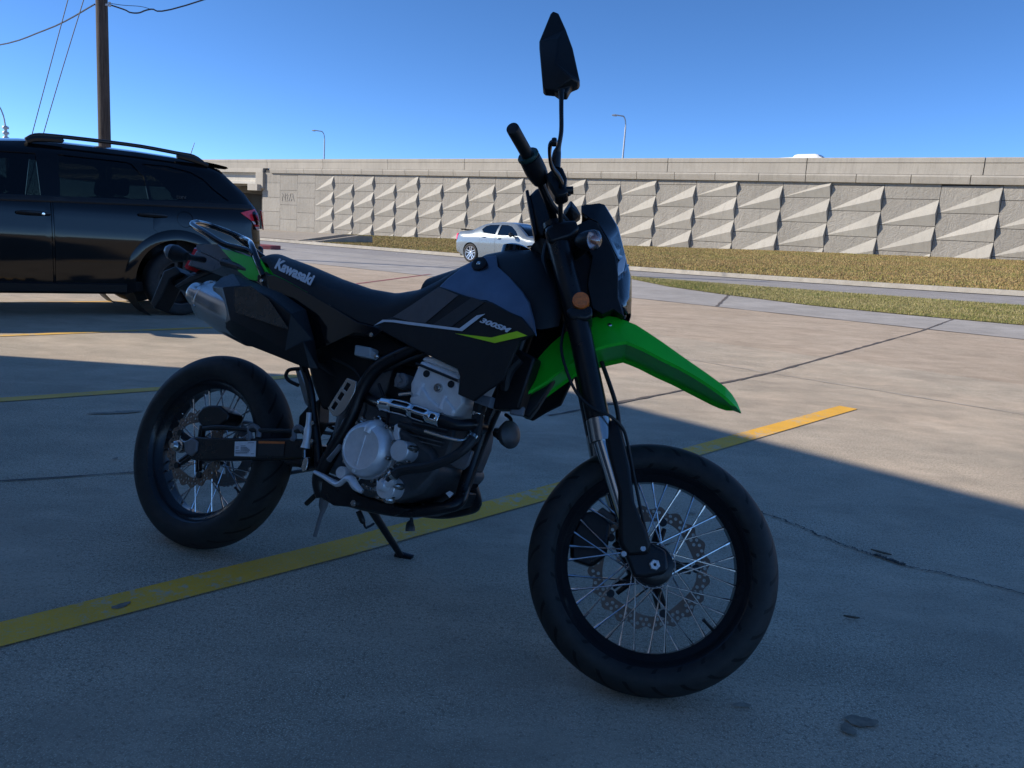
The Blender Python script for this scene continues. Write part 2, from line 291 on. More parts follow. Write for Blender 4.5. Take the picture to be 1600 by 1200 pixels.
'hguard':[[0.5594,-0.13,0.5994],[0.5941,-0.13,0.5935],[0.5955,-0.13,0.5651],[0.5874,-0.13,0.5389],[0.5756,-0.13,0.5103],[0.5588,-0.13,0.4916],[0.5417,-0.13,0.4888],[0.5186,-0.13,0.5067]],
'tri_plate':[[0.9066,-0.1,0.4314],[0.9605,-0.1,0.4761],[0.9729,-0.1,0.4717],[0.9668,-0.1,0.4344],[0.9551,-0.1,0.4207],[0.9358,-0.1,0.422]],
'arm_piece':[[0.7724,-0.17,0.4969],[0.7827,-0.17,0.5037],[0.7913,-0.17,0.4934],[0.789,-0.17,0.4797],[0.797,-0.17,0.4644],[0.7872,-0.17,0.4561],[0.7754,-0.17,0.4707]],
'stub':[[0.7542,-0.15,0.5766,0.0053],[0.7902,-0.15,0.5854,0.0053]],
'clampA':[[0.8117,-0.19,0.3701,0.0152],[0.8179,-0.19,0.3762,0.0152]],
'clampB':[[0.9664,-0.1,0.5616,0.0179],[0.9681,-0.1,0.5702,0.0179]],
'clampC':[[0.981,-0.135,0.5005,0.0167],[0.9804,-0.13,0.5075,0.0168]],
'ign':[[0.6541,-0.1,0.6362,0.0052],[0.7413,-0.12,0.6757,0.0051],[0.7922,-0.12,0.6997,0.0051]],
'ign2':[[0.6468,-0.1,0.5993,0.0044],[0.7079,-0.12,0.5345,0.0043],[0.7285,-0.14,0.4935,0.0042]],
'wire1':[[0.4637,-0.09,0.6498,0.0037],[0.5644,-0.09,0.6168,0.0036],[0.6165,-0.09,0.5245,0.0035],[0.5803,-0.1,0.4274,0.0035]],
'fin0':[[0.8383,-0.135,0.4923],[0.918,-0.135,0.4829]],
'head_low':[[0.7865,-0.15,0.5763],[0.8079,-0.15,0.5863],[0.8173,-0.15,0.6114],[0.8482,-0.15,0.5823],[0.8836,-0.15,0.5644],[0.892,-0.15,0.5922],[0.9298,-0.15,0.5618],[0.9228,-0.15,0.5442],[0.7907,-0.15,0.56]],
'plate_link':[[-0.3704,0.0,0.8238,0.0111],[-0.3096,0.0,0.8495,0.0132],[-0.1936,0.0,0.8883,0.0151]],
'reservoir':[[0.5597,-0.13,0.6937],[0.6172,-0.13,0.6917],[0.6211,-0.13,0.6616],[0.5637,-0.13,0.6633]],
'res_tab':[[0.6122,-0.127,0.6863],[0.6313,-0.127,0.6797],[0.6445,-0.127,0.6706],[0.6385,-0.127,0.6609],[0.6167,-0.127,0.6617]],
'rmaster':[[0.4629,-0.135,0.4845,0.0071],[0.4704,-0.135,0.4512,0.008],[0.4723,-0.135,0.437,0.0106],[0.477,-0.135,0.4054,0.0106],[0.4777,-0.135,0.3875,0.0133]],
'rrod':[[0.4771,-0.135,0.382,0.0044],[0.4836,-0.135,0.3599,0.0044]],
'rclevis':[[0.484,-0.14,0.3577],[0.4955,-0.14,0.3652],[0.5017,-0.14,0.3521],[0.5017,-0.14,0.329],[0.4897,-0.14,0.3231],[0.4818,-0.14,0.3341]],
'pedal':[[0.5305,-0.14,0.331,0.0052],[0.5675,-0.145,0.3255,0.0069],[0.6068,-0.15,0.3173,0.0085],[0.6362,-0.16,0.3174,0.0093],[0.6623,-0.17,0.3355,0.01],[0.6823,-0.175,0.3375,0.0116],[0.701,-0.175,0.3227,0.0115],[0.724,-0.175,0.3141,0.0066]],
'spring':[[0.7018,-0.15,0.3277,0.0067],[0.7406,-0.15,0.3221,0.0066]],
'oilhose1':[[0.6185,-0.165,0.4166,0.0068],[0.6035,-0.165,0.3932,0.0068],[0.5862,-0.16,0.3714,0.0077]],
'bolts':[[0.4862,-0.14,0.4586,0.0057],[0.4981,-0.14,0.4103,0.0056],[0.551,-0.115,0.3991,0.0105],[0.6648,-0.12,0.2738,0.0085],[0.7829,-0.18,0.3635,0.0049],[0.8424,-0.165,0.4433,0.0048],[0.7768,-0.175,0.4106,0.0052],[0.8353,-0.175,0.4132,0.0048],[0.7471,-0.165,0.4883,0.005],[0.6642,-0.165,0.4968,0.0059],[0.7705,-0.17,0.309,0.0049],[0.8097,-0.17,0.3187,0.0048],[0.613,-0.137,0.7255,0.0061],[0.9312,-0.165,0.6366,0.0056]],
'white_tag':[[0.9322,-0.105,0.3551],[0.9417,-0.105,0.3628],[0.9539,-0.105,0.3596],[0.9457,-0.105,0.3465]],
'radiator':[[1.0322,-0.12,0.7496],[1.1051,-0.12,0.726],[1.0887,-0.12,0.5946],[1.0196,-0.12,0.5837],[1.019,-0.12,0.649]],
'rad_hose':[[1.0653,-0.13,0.7188,0.0158],[1.043,-0.13,0.6832,0.0159],[1.0401,-0.12,0.6357,0.0143]],
'rad_box':[[0.9808,-0.15,0.6121],[1.0208,-0.15,0.6116],[1.0201,-0.15,0.5841],[0.9746,-0.15,0.5916]],
'flap_tab':[[1.0353,-0.06,0.5873],[1.0701,-0.06,0.5918],[1.0712,-0.06,0.5672],[1.0357,-0.06,0.5658]],
'horn':[[1.0335,-0.03,0.5333,0.0397]],
'horn_br':[[0.9774,0.0,0.5324,0.0136],[1.0108,-0.01,0.5335,0.0134]],
'horn_arm':[[0.9944,-0.0,0.5837,0.0051],[1.0141,-0.01,0.5768,0.005],[1.0252,-0.02,0.5653,0.005]],
'swing':[[0.0298,-0.13,0.3391],[0.057,-0.13,0.3477],[0.1193,-0.13,0.3546],[0.4548,-0.13,0.4111],[0.4757,-0.13,0.3876],[0.4795,-0.13,0.3595],[0.4006,-0.13,0.3413],[0.0961,-0.13,0.2808],[0.0631,-0.13,0.2824],[0.0303,-0.13,0.2979]],
'st_white':[[0.2168,-0.1325,0.3599],[0.295,-0.1325,0.3755],[0.3064,-0.1325,0.3319],[0.2275,-0.1325,0.3192]],
'st_dark':[[0.3044,-0.1325,0.3772],[0.3993,-0.1325,0.392],[0.4064,-0.1325,0.3531],[0.3146,-0.1325,0.3371]],
'st_or':[[0.3054,-0.1335,0.3772],[0.4002,-0.1335,0.392],[0.4009,-0.1335,0.3857],[0.3073,-0.1335,0.371]],
'guide1':[[0.259,-0.13,0.3789,0.0074],[0.2685,-0.13,0.3805,0.0074],[0.2582,-0.13,0.4052,0.0074],[0.2723,-0.13,0.416,0.0074],[0.2926,-0.13,0.4072,0.0074],[0.2987,-0.13,0.3876,0.0073]],
'guide2':[[0.4192,-0.13,0.4049,0.0072],[0.4282,-0.13,0.4064,0.0072],[0.4214,-0.13,0.429,0.0072],[0.4344,-0.13,0.4404,0.0072],[0.4536,-0.13,0.4309,0.0071]],
'bhose':[[0.0802,-0.13,0.3751,0.0077],[0.1471,-0.13,0.3903,0.0076],[0.2712,-0.13,0.4036,0.0065],[0.4447,-0.13,0.4293,0.0063]],
'rcal':[[0.0089,-0.1,0.415],[0.0261,-0.1,0.4379],[0.0504,-0.1,0.4477],[0.0949,-0.1,0.4526],[0.1386,-0.1,0.4338],[0.1378,-0.1,0.4121],[0.1155,-0.1,0.3907],[0.0467,-0.1,0.3772],[0.0232,-0.1,0.3893]],
'adjuster':[[0.018,-0.137,0.3244],[0.0504,-0.137,0.3418],[0.0747,-0.137,0.3344],[0.0791,-0.137,0.306],[0.0637,-0.137,0.2877],[0.0341,-0.137,0.294]],
'kick':[[0.5418,0.12,0.2374,0.0154],[0.5729,0.15,0.2021,0.0135],[0.6103,0.18,0.162,0.0126],[0.6391,0.21,0.1196,0.0117]],
'kick_spring':[[0.5369,0.09,0.2316,0.0086],[0.554,0.1,0.203,0.0085],[0.56,0.1,0.1986,0.0038],[0.5701,0.1,0.1875,0.0038],[0.5729,0.13,0.2018,0.0038]],
'bell':[[0.7742,0.0,0.2659,0.0035],[0.7792,-0.0,0.2547,0.0052],[0.7774,-0.0,0.2455,0.0105],[0.7804,0.0,0.2338,0.0131],[0.7825,0.0,0.2255,0.0131]],
'drain1':[[0.4479,0.0,0.2629,0.0075],[0.3994,0.02,0.2213,0.0076]],
'drain2':[[0.4369,0.05,0.2515,0.0153],[0.4373,0.05,0.2246,0.0133],[0.4397,0.05,0.2078,0.0076],[0.4365,0.05,0.1936,0.0061],[0.4247,0.06,0.1296,0.0061]],
'shocklink':[[0.1613,0.1,0.6211],[0.1788,0.1,0.617],[0.2546,0.1,0.5331],[0.2568,0.1,0.5167],[0.2737,0.1,0.5131],[0.2559,0.1,0.502],[0.2365,0.1,0.5136]],
'chain':[[0.2766,0.06,0.2688,0.0079],[0.3835,0.06,0.2958,0.0078]],
'chain_g':[[0.2951,0.02,0.4701],[0.3182,0.02,0.5037],[0.3591,0.02,0.5359],[0.3753,0.02,0.4634],[0.3489,0.02,0.3999],[0.3016,0.02,0.4313]],
'hookhose':[[0.1886,0.1,0.6205,0.0062],[0.1427,0.1,0.61,0.0062],[0.1351,0.1,0.5897,0.0063],[0.1533,0.1,0.5752,0.0062],[0.1941,0.1,0.5661,0.0062]],
'box_air':[[0.2906,-0.06,0.7427],[0.4025,-0.06,0.7801],[0.5247,-0.06,0.7623],[0.594,-0.06,0.7568],[0.6928,-0.06,0.713],[0.6143,-0.06,0.6478],[0.5537,-0.06,0.5746],[0.5139,-0.06,0.5128],[0.4468,-0.06,0.5022],[0.3911,-0.06,0.5699]],
'fork_r':[[1.0335,-0.1,1.0694,0.0362],[1.0553,-0.1,1.0189,0.0359],[1.1417,-0.1,0.8421,0.0349],[1.2503,-0.1,0.595,0.032]],
'collar':[[1.2524,-0.1,0.5923,0.0229],[1.2727,-0.1,0.5414,0.0212]],
'slider':[[1.2727,-0.1,0.5414,0.0144],[1.4152,-0.1,0.281,0.0144]],
'guard':[[1.2827,-0.12,0.5993],[1.3005,-0.13,0.5853],[1.33,-0.135,0.5291],[1.3483,-0.135,0.4907],[1.3741,-0.138,0.4142],[1.4156,-0.135,0.3528],[1.4285,-0.13,0.3332],[1.4278,-0.125,0.3103],[1.3816,-0.125,0.2962],[1.3598,-0.13,0.3166],[1.332,-0.138,0.4339],[1.2961,-0.135,0.506],[1.2834,-0.13,0.5378]],
'axle_clamp':[[1.36,-0.1,0.3215],[1.4211,-0.1,0.3392],[1.4644,-0.1,0.3263],[1.4768,-0.1,0.2917],[1.4709,-0.1,0.2774],[1.434,-0.1,0.2597],[1.4061,-0.1,0.2543],[1.3888,-0.1,0.2818]],
'axle_nut':[[1.4451,-0.125,0.2913,0.0092]],
'clamp_bolts':[[1.4127,-0.13,0.3193,0.0086],[1.3739,-0.128,0.2978,0.0079]],
'clamp_up':[[1.02,-0.1,1.0264],[1.0223,-0.1,1.0451],[1.0383,-0.1,1.063],[1.089,-0.1,1.0767],[1.104,-0.1,1.0541],[1.0896,-0.1,1.0294],[1.0393,-0.1,1.0011]],
'clamp_lo':[[1.1162,-0.1,0.8332],[1.1333,-0.1,0.8506],[1.1782,-0.1,0.8601],[1.1862,-0.1,0.8309],[1.1714,-0.1,0.8175],[1.1322,-0.1,0.8126]],
'reflector':[[1.1491,-0.138,0.8647,0.0203]],
'fender_top':[[1.0312,-0.03,0.599],[1.0318,-0.03,0.6435],[1.0556,-0.03,0.7039],[1.0836,-0.03,0.7624],[1.1061,-0.03,0.7954],[1.132,-0.035,0.8222],[1.1829,-0.04,0.8631],[1.2091,-0.045,0.872],[1.2417,-0.045,0.8736],[1.293,-0.045,0.8635],[1.355,-0.045,0.8368],[1.4341,-0.045,0.7991],[1.489,-0.045,0.7741],[1.5426,-0.04,0.7489],[1.5678,-0.02,0.7316],[1.5872,-0.004,0.7083]],
'fender_mid':[[1.0458,-0.06,0.5913],[1.0635,-0.062,0.6266],[1.1011,-0.065,0.661],[1.1291,-0.068,0.6949],[1.1633,-0.075,0.7375],[1.1781,-0.08,0.7509],[1.2063,-0.085,0.769],[1.2421,-0.085,0.7886],[1.2788,-0.082,0.8043],[1.3205,-0.08,0.7953],[1.371,-0.078,0.78],[1.4156,-0.075,0.769],[1.4708,-0.07,0.7511],[1.531,-0.055,0.7291],[1.5663,-0.025,0.7167],[1.5875,-0.004,0.7067]],
'fender_low':[[1.0602,-0.055,0.5908],[1.0722,-0.058,0.6162],[1.0864,-0.062,0.6468],[1.1144,-0.066,0.6737],[1.1409,-0.072,0.6862],[1.1712,-0.078,0.7096],[1.2199,-0.085,0.7432],[1.25,-0.085,0.7515],[1.2836,-0.083,0.7578],[1.3268,-0.08,0.7481],[1.3722,-0.078,0.7337],[1.4065,-0.074,0.7193],[1.4644,-0.065,0.7051],[1.5223,-0.05,0.6957],[1.5652,-0.022,0.6991],[1.5893,-0.004,0.7055]],
'flap':[[1.0618,0.0,0.5791],[1.0808,0.0,0.5766],[1.094,0.0,0.6052],[1.1233,0.0,0.6946],[1.1097,0.0,0.6951],[1.0775,0.0,0.6601],[1.0614,0.0,0.615]],
'mask':[[1.0858,-0.07,1.1499],[1.1293,-0.06,1.1705],[1.1425,-0.05,1.1738],[1.1822,-0.03,1.1352],[1.2081,-0.02,1.0793],[1.2307,-0.02,1.028],[1.2118,-0.07,1.0195],[1.1704,-0.075,1.0726],[1.1375,-0.08,1.1078],[1.1167,-0.085,1.1103],[1.0911,-0.08,1.1266]],
'mask_body':[[1.0871,-0.085,1.0841],[1.1171,-0.085,1.1086],[1.1384,-0.085,1.1035],[1.1762,-0.085,1.0596],[1.2045,-0.085,1.02],[1.2216,-0.085,0.9699],[1.234,-0.085,0.9108],[1.258,-0.085,0.8655],[1.2279,-0.085,0.8781],[1.2044,-0.085,0.8593],[1.1763,-0.085,0.869],[1.1501,-0.085,0.9285],[1.1458,-0.085,1.0081],[1.1023,-0.085,1.054]],
'lens_side':[[1.1964,-0.075,1.0285],[1.2091,-0.07,1.0244],[1.22,-0.07,0.9726],[1.2337,-0.066,0.9237],[1.263,-0.055,0.8796],[1.2576,-0.06,0.8731],[1.2322,-0.075,0.9057],[1.2155,-0.08,0.953]],
'lens_front':[[1.229,0.0,1.0405],[1.2415,-0.0,1.03],[1.2539,0.0,1.0028],[1.2662,0.0,0.9429],[1.2731,0.0,0.9008]],
'fsig':[[1.1176,-0.14,1.0242,0.0191],[1.1465,-0.175,1.0092,0.0203],[1.1583,-0.175,1.0133,0.0203]],
'fsig_l':[[1.0183,0.12,1.2097],[1.0326,0.12,1.2511],[1.0505,0.12,1.2348],[1.0712,0.12,1.2097],[1.0506,0.12,1.184],[1.0251,0.12,1.1965]],
'grip':[[0.936,-0.405,1.131,0.0147],[0.9639,-0.29,1.135,0.0164]],
'flange':[[0.9634,-0.293,1.1347,0.0287],[0.9706,-0.28,1.1303,0.0289]],
'throttle_h':[[0.967,-0.285,1.1335,0.0258],[0.9839,-0.255,1.1202,0.0261],[0.9972,-0.23,1.1112,0.0202]],
'handlebar':[[0.9847,-0.255,1.1168,0.0123],[1.0123,-0.13,1.1081,0.013],[1.0252,-0.06,1.098,0.0135],[1.0209,0.0,1.1208,0.0139]],
'lever':[[1.0349,-0.4,1.1165,0.0099],[1.0271,-0.395,1.1118,0.0071],[1.0261,-0.36,1.1027,0.0051],[1.0327,-0.33,1.0942,0.0066],[1.0455,-0.3,1.0928,0.0082],[1.0528,-0.27,1.0898,0.0083],[1.0421,-0.24,1.0843,0.0077]],
'master':[[1.0227,-0.27,1.1324],[1.0425,-0.27,1.1414],[1.0612,-0.27,1.1137],[1.0639,-0.27,1.0885],[1.0743,-0.27,1.0768],[1.0633,-0.27,1.0645],[1.0463,-0.27,1.0578],[1.0254,-0.27,1.0811],[1.0065,-0.27,1.1085]],
'banjo':[[1.0579,-0.25,1.0851,0.0091],[1.0814,-0.25,1.0914,0.0091]],
'bline':[[1.0744,-0.25,1.0814,0.0061],[1.0624,-0.24,1.0778,0.0061],[1.0549,-0.22,1.0667,0.0062],[1.0549,-0.15,1.0566,0.0064]],
'mstem':[[1.0072,-0.33,1.2961,0.009],[1.0111,-0.33,1.2791,0.006],[1.0189,-0.33,1.2455,0.0054],[1.0297,-0.32,1.197,0.0054],[1.0309,-0.31,1.1641,0.006],[1.0292,-0.3,1.1496,0.0105],[1.033,-0.29,1.1187,0.012]],
'mirror':[[0.9366,-0.33,1.5125],[0.952,-0.33,1.5084],[0.979,-0.33,1.4671],[1.0077,-0.33,1.4167],[1.0437,-0.33,1.3327],[1.0425,-0.33,1.3245],[1.0266,-0.33,1.3128],[1.0221,-0.33,1.2917],[1.0029,-0.33,1.2883],[0.9905,-0.33,1.2949],[0.9675,-0.33,1.2935],[0.9616,-0.33,1.2987],[0.9282,-0.33,1.4032],[0.9235,-0.33,1.4226],[0.9322,-0.33,1.5042]],
'mirror_in':[[0.9716,-0.37,1.4228],[1.0268,-0.37,1.3221],[0.9817,-0.37,1.353]],
'steerhead':[[0.9369,0.0,1.1572],[0.9522,0.0,1.184],[0.9822,0.0,1.2097],[1.0024,0.0,1.1543],[1.0266,-0.0,1.0813],[1.006,-0.0,1.0483],[0.9826,-0.0,1.057],[0.9599,0.0,1.1068]],
'cables1':[[0.9962,-0.22,1.1134,0.0062],[1.0237,-0.16,1.0937,0.0064],[1.0593,-0.08,1.0942,0.0066],[1.0802,-0.05,1.082,0.0067]],
'cables2':[[1.0236,-0.05,1.1029,0.0068],[1.0219,-0.06,0.9947,0.0067],[1.0541,-0.08,0.9197,0.0065],[1.0838,-0.07,0.8766,0.0049]],
'gauge':[[0.9285,0.02,1.1706],[0.9363,0.02,1.1761],[0.989,0.02,1.0546],[0.9853,0.02,1.0403]],
'brakeline':[[1.1164,-0.06,0.8344,0.0041],[1.1238,-0.09,0.7563,0.0039],[1.1497,-0.115,0.6953,0.0039],[1.1869,-0.118,0.6423,0.0038],[1.2334,-0.14,0.6071,0.0037],[1.2781,-0.14,0.5967,0.0037],[1.311,-0.115,0.5816,0.0038],[1.3295,-0.11,0.5524,0.0037],[1.3591,-0.105,0.4828,0.0037],[1.3937,-0.105,0.4003,0.0037],[1.4243,-0.11,0.3335,0.0036]],
'brakel2':[[1.2175,0.05,0.7872,0.0059],[1.2814,0.075,0.6832,0.0059],[1.3118,0.08,0.6036,0.0058],[1.3513,0.085,0.5277,0.0058]],
'stem':[[1.0038,0.0,1.0575,0.0414],[1.1244,0.0,0.9132,0.0404]],
'silver_cable':[[1.029,-0.07,0.917,0.0025],[1.0583,-0.07,0.8998,0.0024],[1.0747,-0.07,0.8871,0.0024],[1.0845,-0.07,0.8591,0.0024]]}
# ------------------------------------------------------------------ terrain frame: p = distance towards the wall, q = along it
ANG = R(38.25); NX, NY = math.sin(ANG), math.cos(ANG); DX, DY = math.cos(ANG), -math.sin(ANG)
DV = Vector((DX, DY, 0)); NV = Vector((NX, NY, 0))
P_LOT, P_RD, P_CURB, P_WALL = 13.4, 20.1, 24.3, 48.06
def base_z(q):
    s = q + 37.9
    return float(np.interp(s, [-90, -26, -16, 9.5, 19.7, 33, 60], [.95, 1.0, 1.13, 1.59, 1.84, 2.06, 2.3]))
def zt(p, q):
    z = .0235 * min(max(p - 7, 0), 17.3)
    z += .00051 * max(min(q, 12) + 22, 0) ** 2 * min(max((p - 13) / 9, 0), 1)
    if p > P_CURB + .2:
        t = min((p - P_CURB - .2) / (P_WALL - P_CURB - .2), 1.15); z0 = z + .13; z = z0 + (base_z(q) - z0) * t
    return z
def W(p, q, dz=0): return Vector((NX * p + DX * q, NY * p + DY * q, zt(p, q) + dz))
def Wz(p, q, z): return Vector((NX * p + DX * q, NY * p + DY * q, z))
def pq(x, y): return x * NX + y * NY, x * DX + y * DY
def terr(x, y, dz=0): p, q = pq(x, y); return Vector((x, y, zt(p, q) + dz))

# ------------------------------------------------------------------ ground materials
def mat_concrete(name, c1, c2, patch, speck=1.0, tint=None, stain=1.0):
    m, g = newmat(name); v = g.pos()
    big = g.noise(.45, 5, .62, v); mid = g.noise(3.2, 6, .7, v); fine = g.noise(95, 3, .8, v); mic = g.noise(260, 2, .7, v)
    strk = g.noise(1.6, 5, .65, g.map(v, (1, 3.2, 1), (0, 0, R(47))))
    c = g.ramp(big, [(.32, c1), (.66, c2)])
    if patch:
        f = g.ramp(g.noise(.23, 4, .6, g.map(v, loc=(3, 8, 0))), [(.44, (0, 0, 0)), (.6, (1, 1, 1))])
        c = g.mix(f, c, patch)
    c = g.mix(g.ramp(mid, [(.35, (.55 * stain,) * 3), (.62, (0, 0, 0))]), c, tuple(x * .72 for x in c1))
    c = g.mix(g.ramp(strk, [(.36, (.30 * stain,) * 3), (.58, (0, 0, 0))]), c, tuple(x * .72 for x in c1))
    msk = g.ramp(g.noise(.9, 6, .7, g.map(v, loc=(1.7, 4.1, 0))), [(.36, (.22, .22, .22)), (.58, (1, 1, 1))])
    trowel = g.noise(.8, 6, .72, g.map(v, (1, 2.2, 1), (0, 0, R(-43)), (5, 2, 0))); c = g.mix(g.ramp(trowel, [(.40, (.38 * stain,) * 3), (.50, (0, 0, 0))]), c, tuple(x * .66 for x in c1))
    c = g.mix(g.ramp(trowel, [(.58, (0, 0, 0)), (.72, (.35 * stain,) * 3)]), c, tuple(min(1, x * 1.25) for x in c2))
    c = g.mix(g.math('MULTIPLY', msk, g.ramp(fine, [(.34, (min(1, .95 * speck),) * 3), (.52, (0, 0, 0))])), c, tuple(x * .42 for x in c1))
    c = g.mix(g.math('MULTIPLY', msk, g.ramp(mic, [(.54, (0, 0, 0)), (.70, (min(1, .95 * speck),) * 3)])), c, tuple(min(1, x * 1.75) for x in c2))
    vo = g.new('ShaderNodeTexVoronoi'); vo.inputs['Scale'].default_value = 42; g.ln(v, vo.inputs['Vector'])
    c = g.mix(g.ramp(vo.outputs['Distance'], [(.10, (.55 * speck,) * 3), (.17, (0, 0, 0))]), c, tuple(x * .5 for x in c1))
    g.ln(c, g.b.inputs['Base Color']); g.b.inputs['Roughness'].default_value = .88; g.b.inputs['Specular IOR Level'].default_value = .25
    h = g.math('ADD', g.math('MULTIPLY', fine, .6), g.math('MULTIPLY', mic, .5)); g.bump(h, .55, .006)
    return m
M_LOT = mat_concrete('aged concrete', (.45, .37, .28), (.66, .55, .42), (.63, .50, .365))
M_BROWN = mat_concrete('worn brown concrete', (.47, .365, .26), (.62, .485, .36), (.60, .48, .36), 1.1)
M_APRON = mat_concrete('smooth grey concrete', (.40, .37, .335), (.50, .465, .425), None, .6)
M_ROAD = mat_concrete('grey road concrete', (.34, .315, .295), (.42, .395, .37), None, .7)
M_KERB = mat_concrete('pale kerb concrete', (.40, .36, .30), (.5, .46, .39), None, .5)
M_BASE = mat('earth', (.2, .17, .12), .95)
def mat_grassbed(name, a, b_, c_):
    m, g = newmat(name); v = g.pos()
    f = g.noise(.35, 6, .68, g.map(v, (1, 1, 1))); f2 = g.noise(9, 5, .75, v); f3 = g.noise(46, 3, .7, v)
    c = g.ramp(f, [(.36, a), (.5, b_), (.64, c_)]); c = g.mix(g.ramp(f2, [(.35, (.6, .6, .6)), (.6, (0, 0, 0))]), c, tuple(x * .6 for x in a))
    c = g.mix(g.ramp(f3, [(.55, (0, 0, 0)), (.75, (.6, .6, .6))]), c, tuple(min(1, x * 1.6) for x in c_))
    g.ln(c, g.b.inputs['Base Color']); g.b.inputs['Roughness'].default_value = .95; g.b.inputs['Specular IOR Level'].default_value = .1; g.bump(f2, .8, .05)
    return m
M_BERM = mat_grassbed('dry grass bed', (.24, .17, .07), (.34, .235, .10), (.24, .225, .075))
M_VERGE = mat_grassbed('verge grass bed', (.21, .19, .06), (.36, .28, .12), (.20, .21, .055))

# ------------------------------------------------------------------ ground sheets
def strip(name, ps, qs, m, dz=0, parent=None):
    b = MB(); b.grid([[W(p, q, dz) for q in qs] for p in ps]); return b.build(name, m, parent, ang=60)
def fr(a, b_, st): n = max(1, int(round((b_ - a) / st))); return [a + (b_ - a) * i / n for i in range(n + 1)]
QL = fr(-82, 40, 1.0)
tag(strip('parking_lot', [-60, -30, -14] + fr(-10, 8.6, .5), QL, M_LOT), kind='structure')
tag(strip('parking_lot', fr(8.6, P_LOT, .35), QL, M_BROWN), kind='structure')
tag(strip('driveway_apron', fr(P_LOT, P_RD, .5), QL, M_APRON), kind='structure')
tag(strip('road', fr(P_RD, P_CURB, .5), QL, M_ROAD), kind='structure')
berm = tag(strip('grass_bank', [P_CURB + .2] + fr(P_CURB + .7, P_WALL + 1.5, 1.2), fr(-80, 40, 1.0), M_BERM), kind='structure')
b = MB(); b.grid([[Vector((x, y, -.45)) for x in (-3000, -300, 300, 3000)] for y in (-3000, -300, 300, 3000)]); tag(b.build('ground', M_BASE), kind='structure')
# kerb along the far side of the road
b = MB(); prof = [(P_CURB - .42, .006), (P_CURB - .02, .012), (P_CURB, .115), (P_CURB + .035, .14), (P_CURB + .205, .145), (P_CURB + .205, -.1)]
b.grid([[Wz(p, q, zt(P_CURB, q) + dz) for p, dz in prof] for q in QL]); tag(b.build('kerb', M_KERB, ang=25), kind='structure')

# verge: the green wedge this side of the road
def clip_line(P, n=10): return [P[i] + (P[i + 1] - P[i]) * (k / n) for i in range(len(P) - 1) for k in range(n)] + [P[-1]]
VERGE = [(19.95, -12.2), (17.2, -8.9), (16.35, -7.2), (15.55, -4.9), (15.45, -3.2), (15.55, -1.4), (15.7, 6), (15.8, 30), (20.02, 30), (20.02, 0), (20.02, -6), (20.04, -12.2)]
vpoly = [(q, p) for p, q in VERGE]
b = MB(); vv = [Vector(v) for v in vpoly]; ins = [Vector((q, p)) for p in fr(15.6, 19.9, .4) for q in fr(-12, 30, .6) if inpoly(q, p, vpoly)]
cv, ce, cf, _, _, _ = delaunay_2d_cdt(vv + ins, [(i, (i + 1) % len(vv)) for i in range(len(vv))], [tuple(range(len(vv)))], 1, 1e-4)
b.add([W(v.y, v.x, .012) for v in cv], [tuple(f) for f in cf if inpoly(sum(cv[i].x for i in f) / 3, sum(cv[i].y for i in f) / 3, vpoly)])
tag(b.build('grass_verge', M_VERGE), kind='structure')

# grass blades
def blades(name, pts, hmin, hmax, wd, m, per=3):
    n = len(pts); P = np.array(pts); v = np.zeros((n * per, 3, 3)); k = 0
    base = np.repeat(P, per, 0) + np.c_[rng.normal(0, .035, (n * per, 2)), np.zeros(n * per)]
    a = rng.uniform(0, 2 * np.pi, n * per); h = rng.uniform(hmin, hmax, n * per); w = wd * rng.uniform(.6, 1.4, n * per)
    d = np.stack([np.cos(a), np.sin(a), np.zeros_like(a)], -1); t = np.stack([-np.sin(a), np.cos(a), np.zeros_like(a)], -1)
    v[:, 0] = base - d * w[:, None]; v[:, 1] = base + d * w[:, None]; v[:, 2] = base + t * (h * rng.uniform(-.6, .6, n * per))[:, None] + np.array([0, 0, 1]) * h[:, None]
    me = bpy.data.meshes.new(name); me.from_pydata(v.reshape(-1, 3).tolist(), [], np.arange(n * per * 3).reshape(-1, 3).tolist()); me.materials.append(m)
    o = bpy.data.objects.new(name, me); COL.objects.link(o); return tag(o, kind='stuff')
def mat_blade(name, cols):
    m, g = newmat(name); v = g.pos(); n = g.n.new('ShaderNodeNewGeometry').outputs['Random Per Island']
    f = g.noise(.4, 5, .7, v); x = g.math('ADD', g.math('MULTIPLY', f, .75), g.math('MULTIPLY', n, .28))
    g.ln(g.ramp(x, [(.36 + .34 * i / (len(cols) - 1), c) for i, c in enumerate(cols)]), g.b.inputs['Base Color']); g.b.inputs['Roughness'].default_value = .8; g.b.inputs['Specular IOR Level'].default_value = .15
    return m
M_BL1 = mat_blade('verge blades', [(.13, .17, .045), (.30, .27, .10), (.42, .34, .17), (.16, .19, .045), (.50, .41, .24), (.19, .22, .06)])
M_BL2 = mat_blade('bank blades', [(.22, .22, .06), (.36, .27, .11), (.33, .20, .085), (.42, .32, .15), (.21, .22, .055), (.46, .34, .17), (.30, .18, .08)])
pts = []
while len(pts) < 38000:
    p = 15.4 + rng.random() * 4.7; q = -12.2 + rng.random() * 17
    if inpoly(q, p, vpoly): pts.append(W(p, q, .008))
tag(blades('grass', pts, .012, .045, .005, M_BL1), 'short patchy green and straw grass on the near verge', 'grass')
def bank_point():
    p = P_CURB + .25 + (P_WALL - P_CURB - .4) * rng.random() ** 1.2; q0 = -32 - (p - P_CURB) * 1.13; return W(p, q0 + (6 - q0) * rng.random())
pts = [bank_point() for i in range(75000)]
tag(blades('grass', pts, .02, .065, .013, M_BL2, 2), 'dry brown and green grass covering the bank below the wall', 'grass')

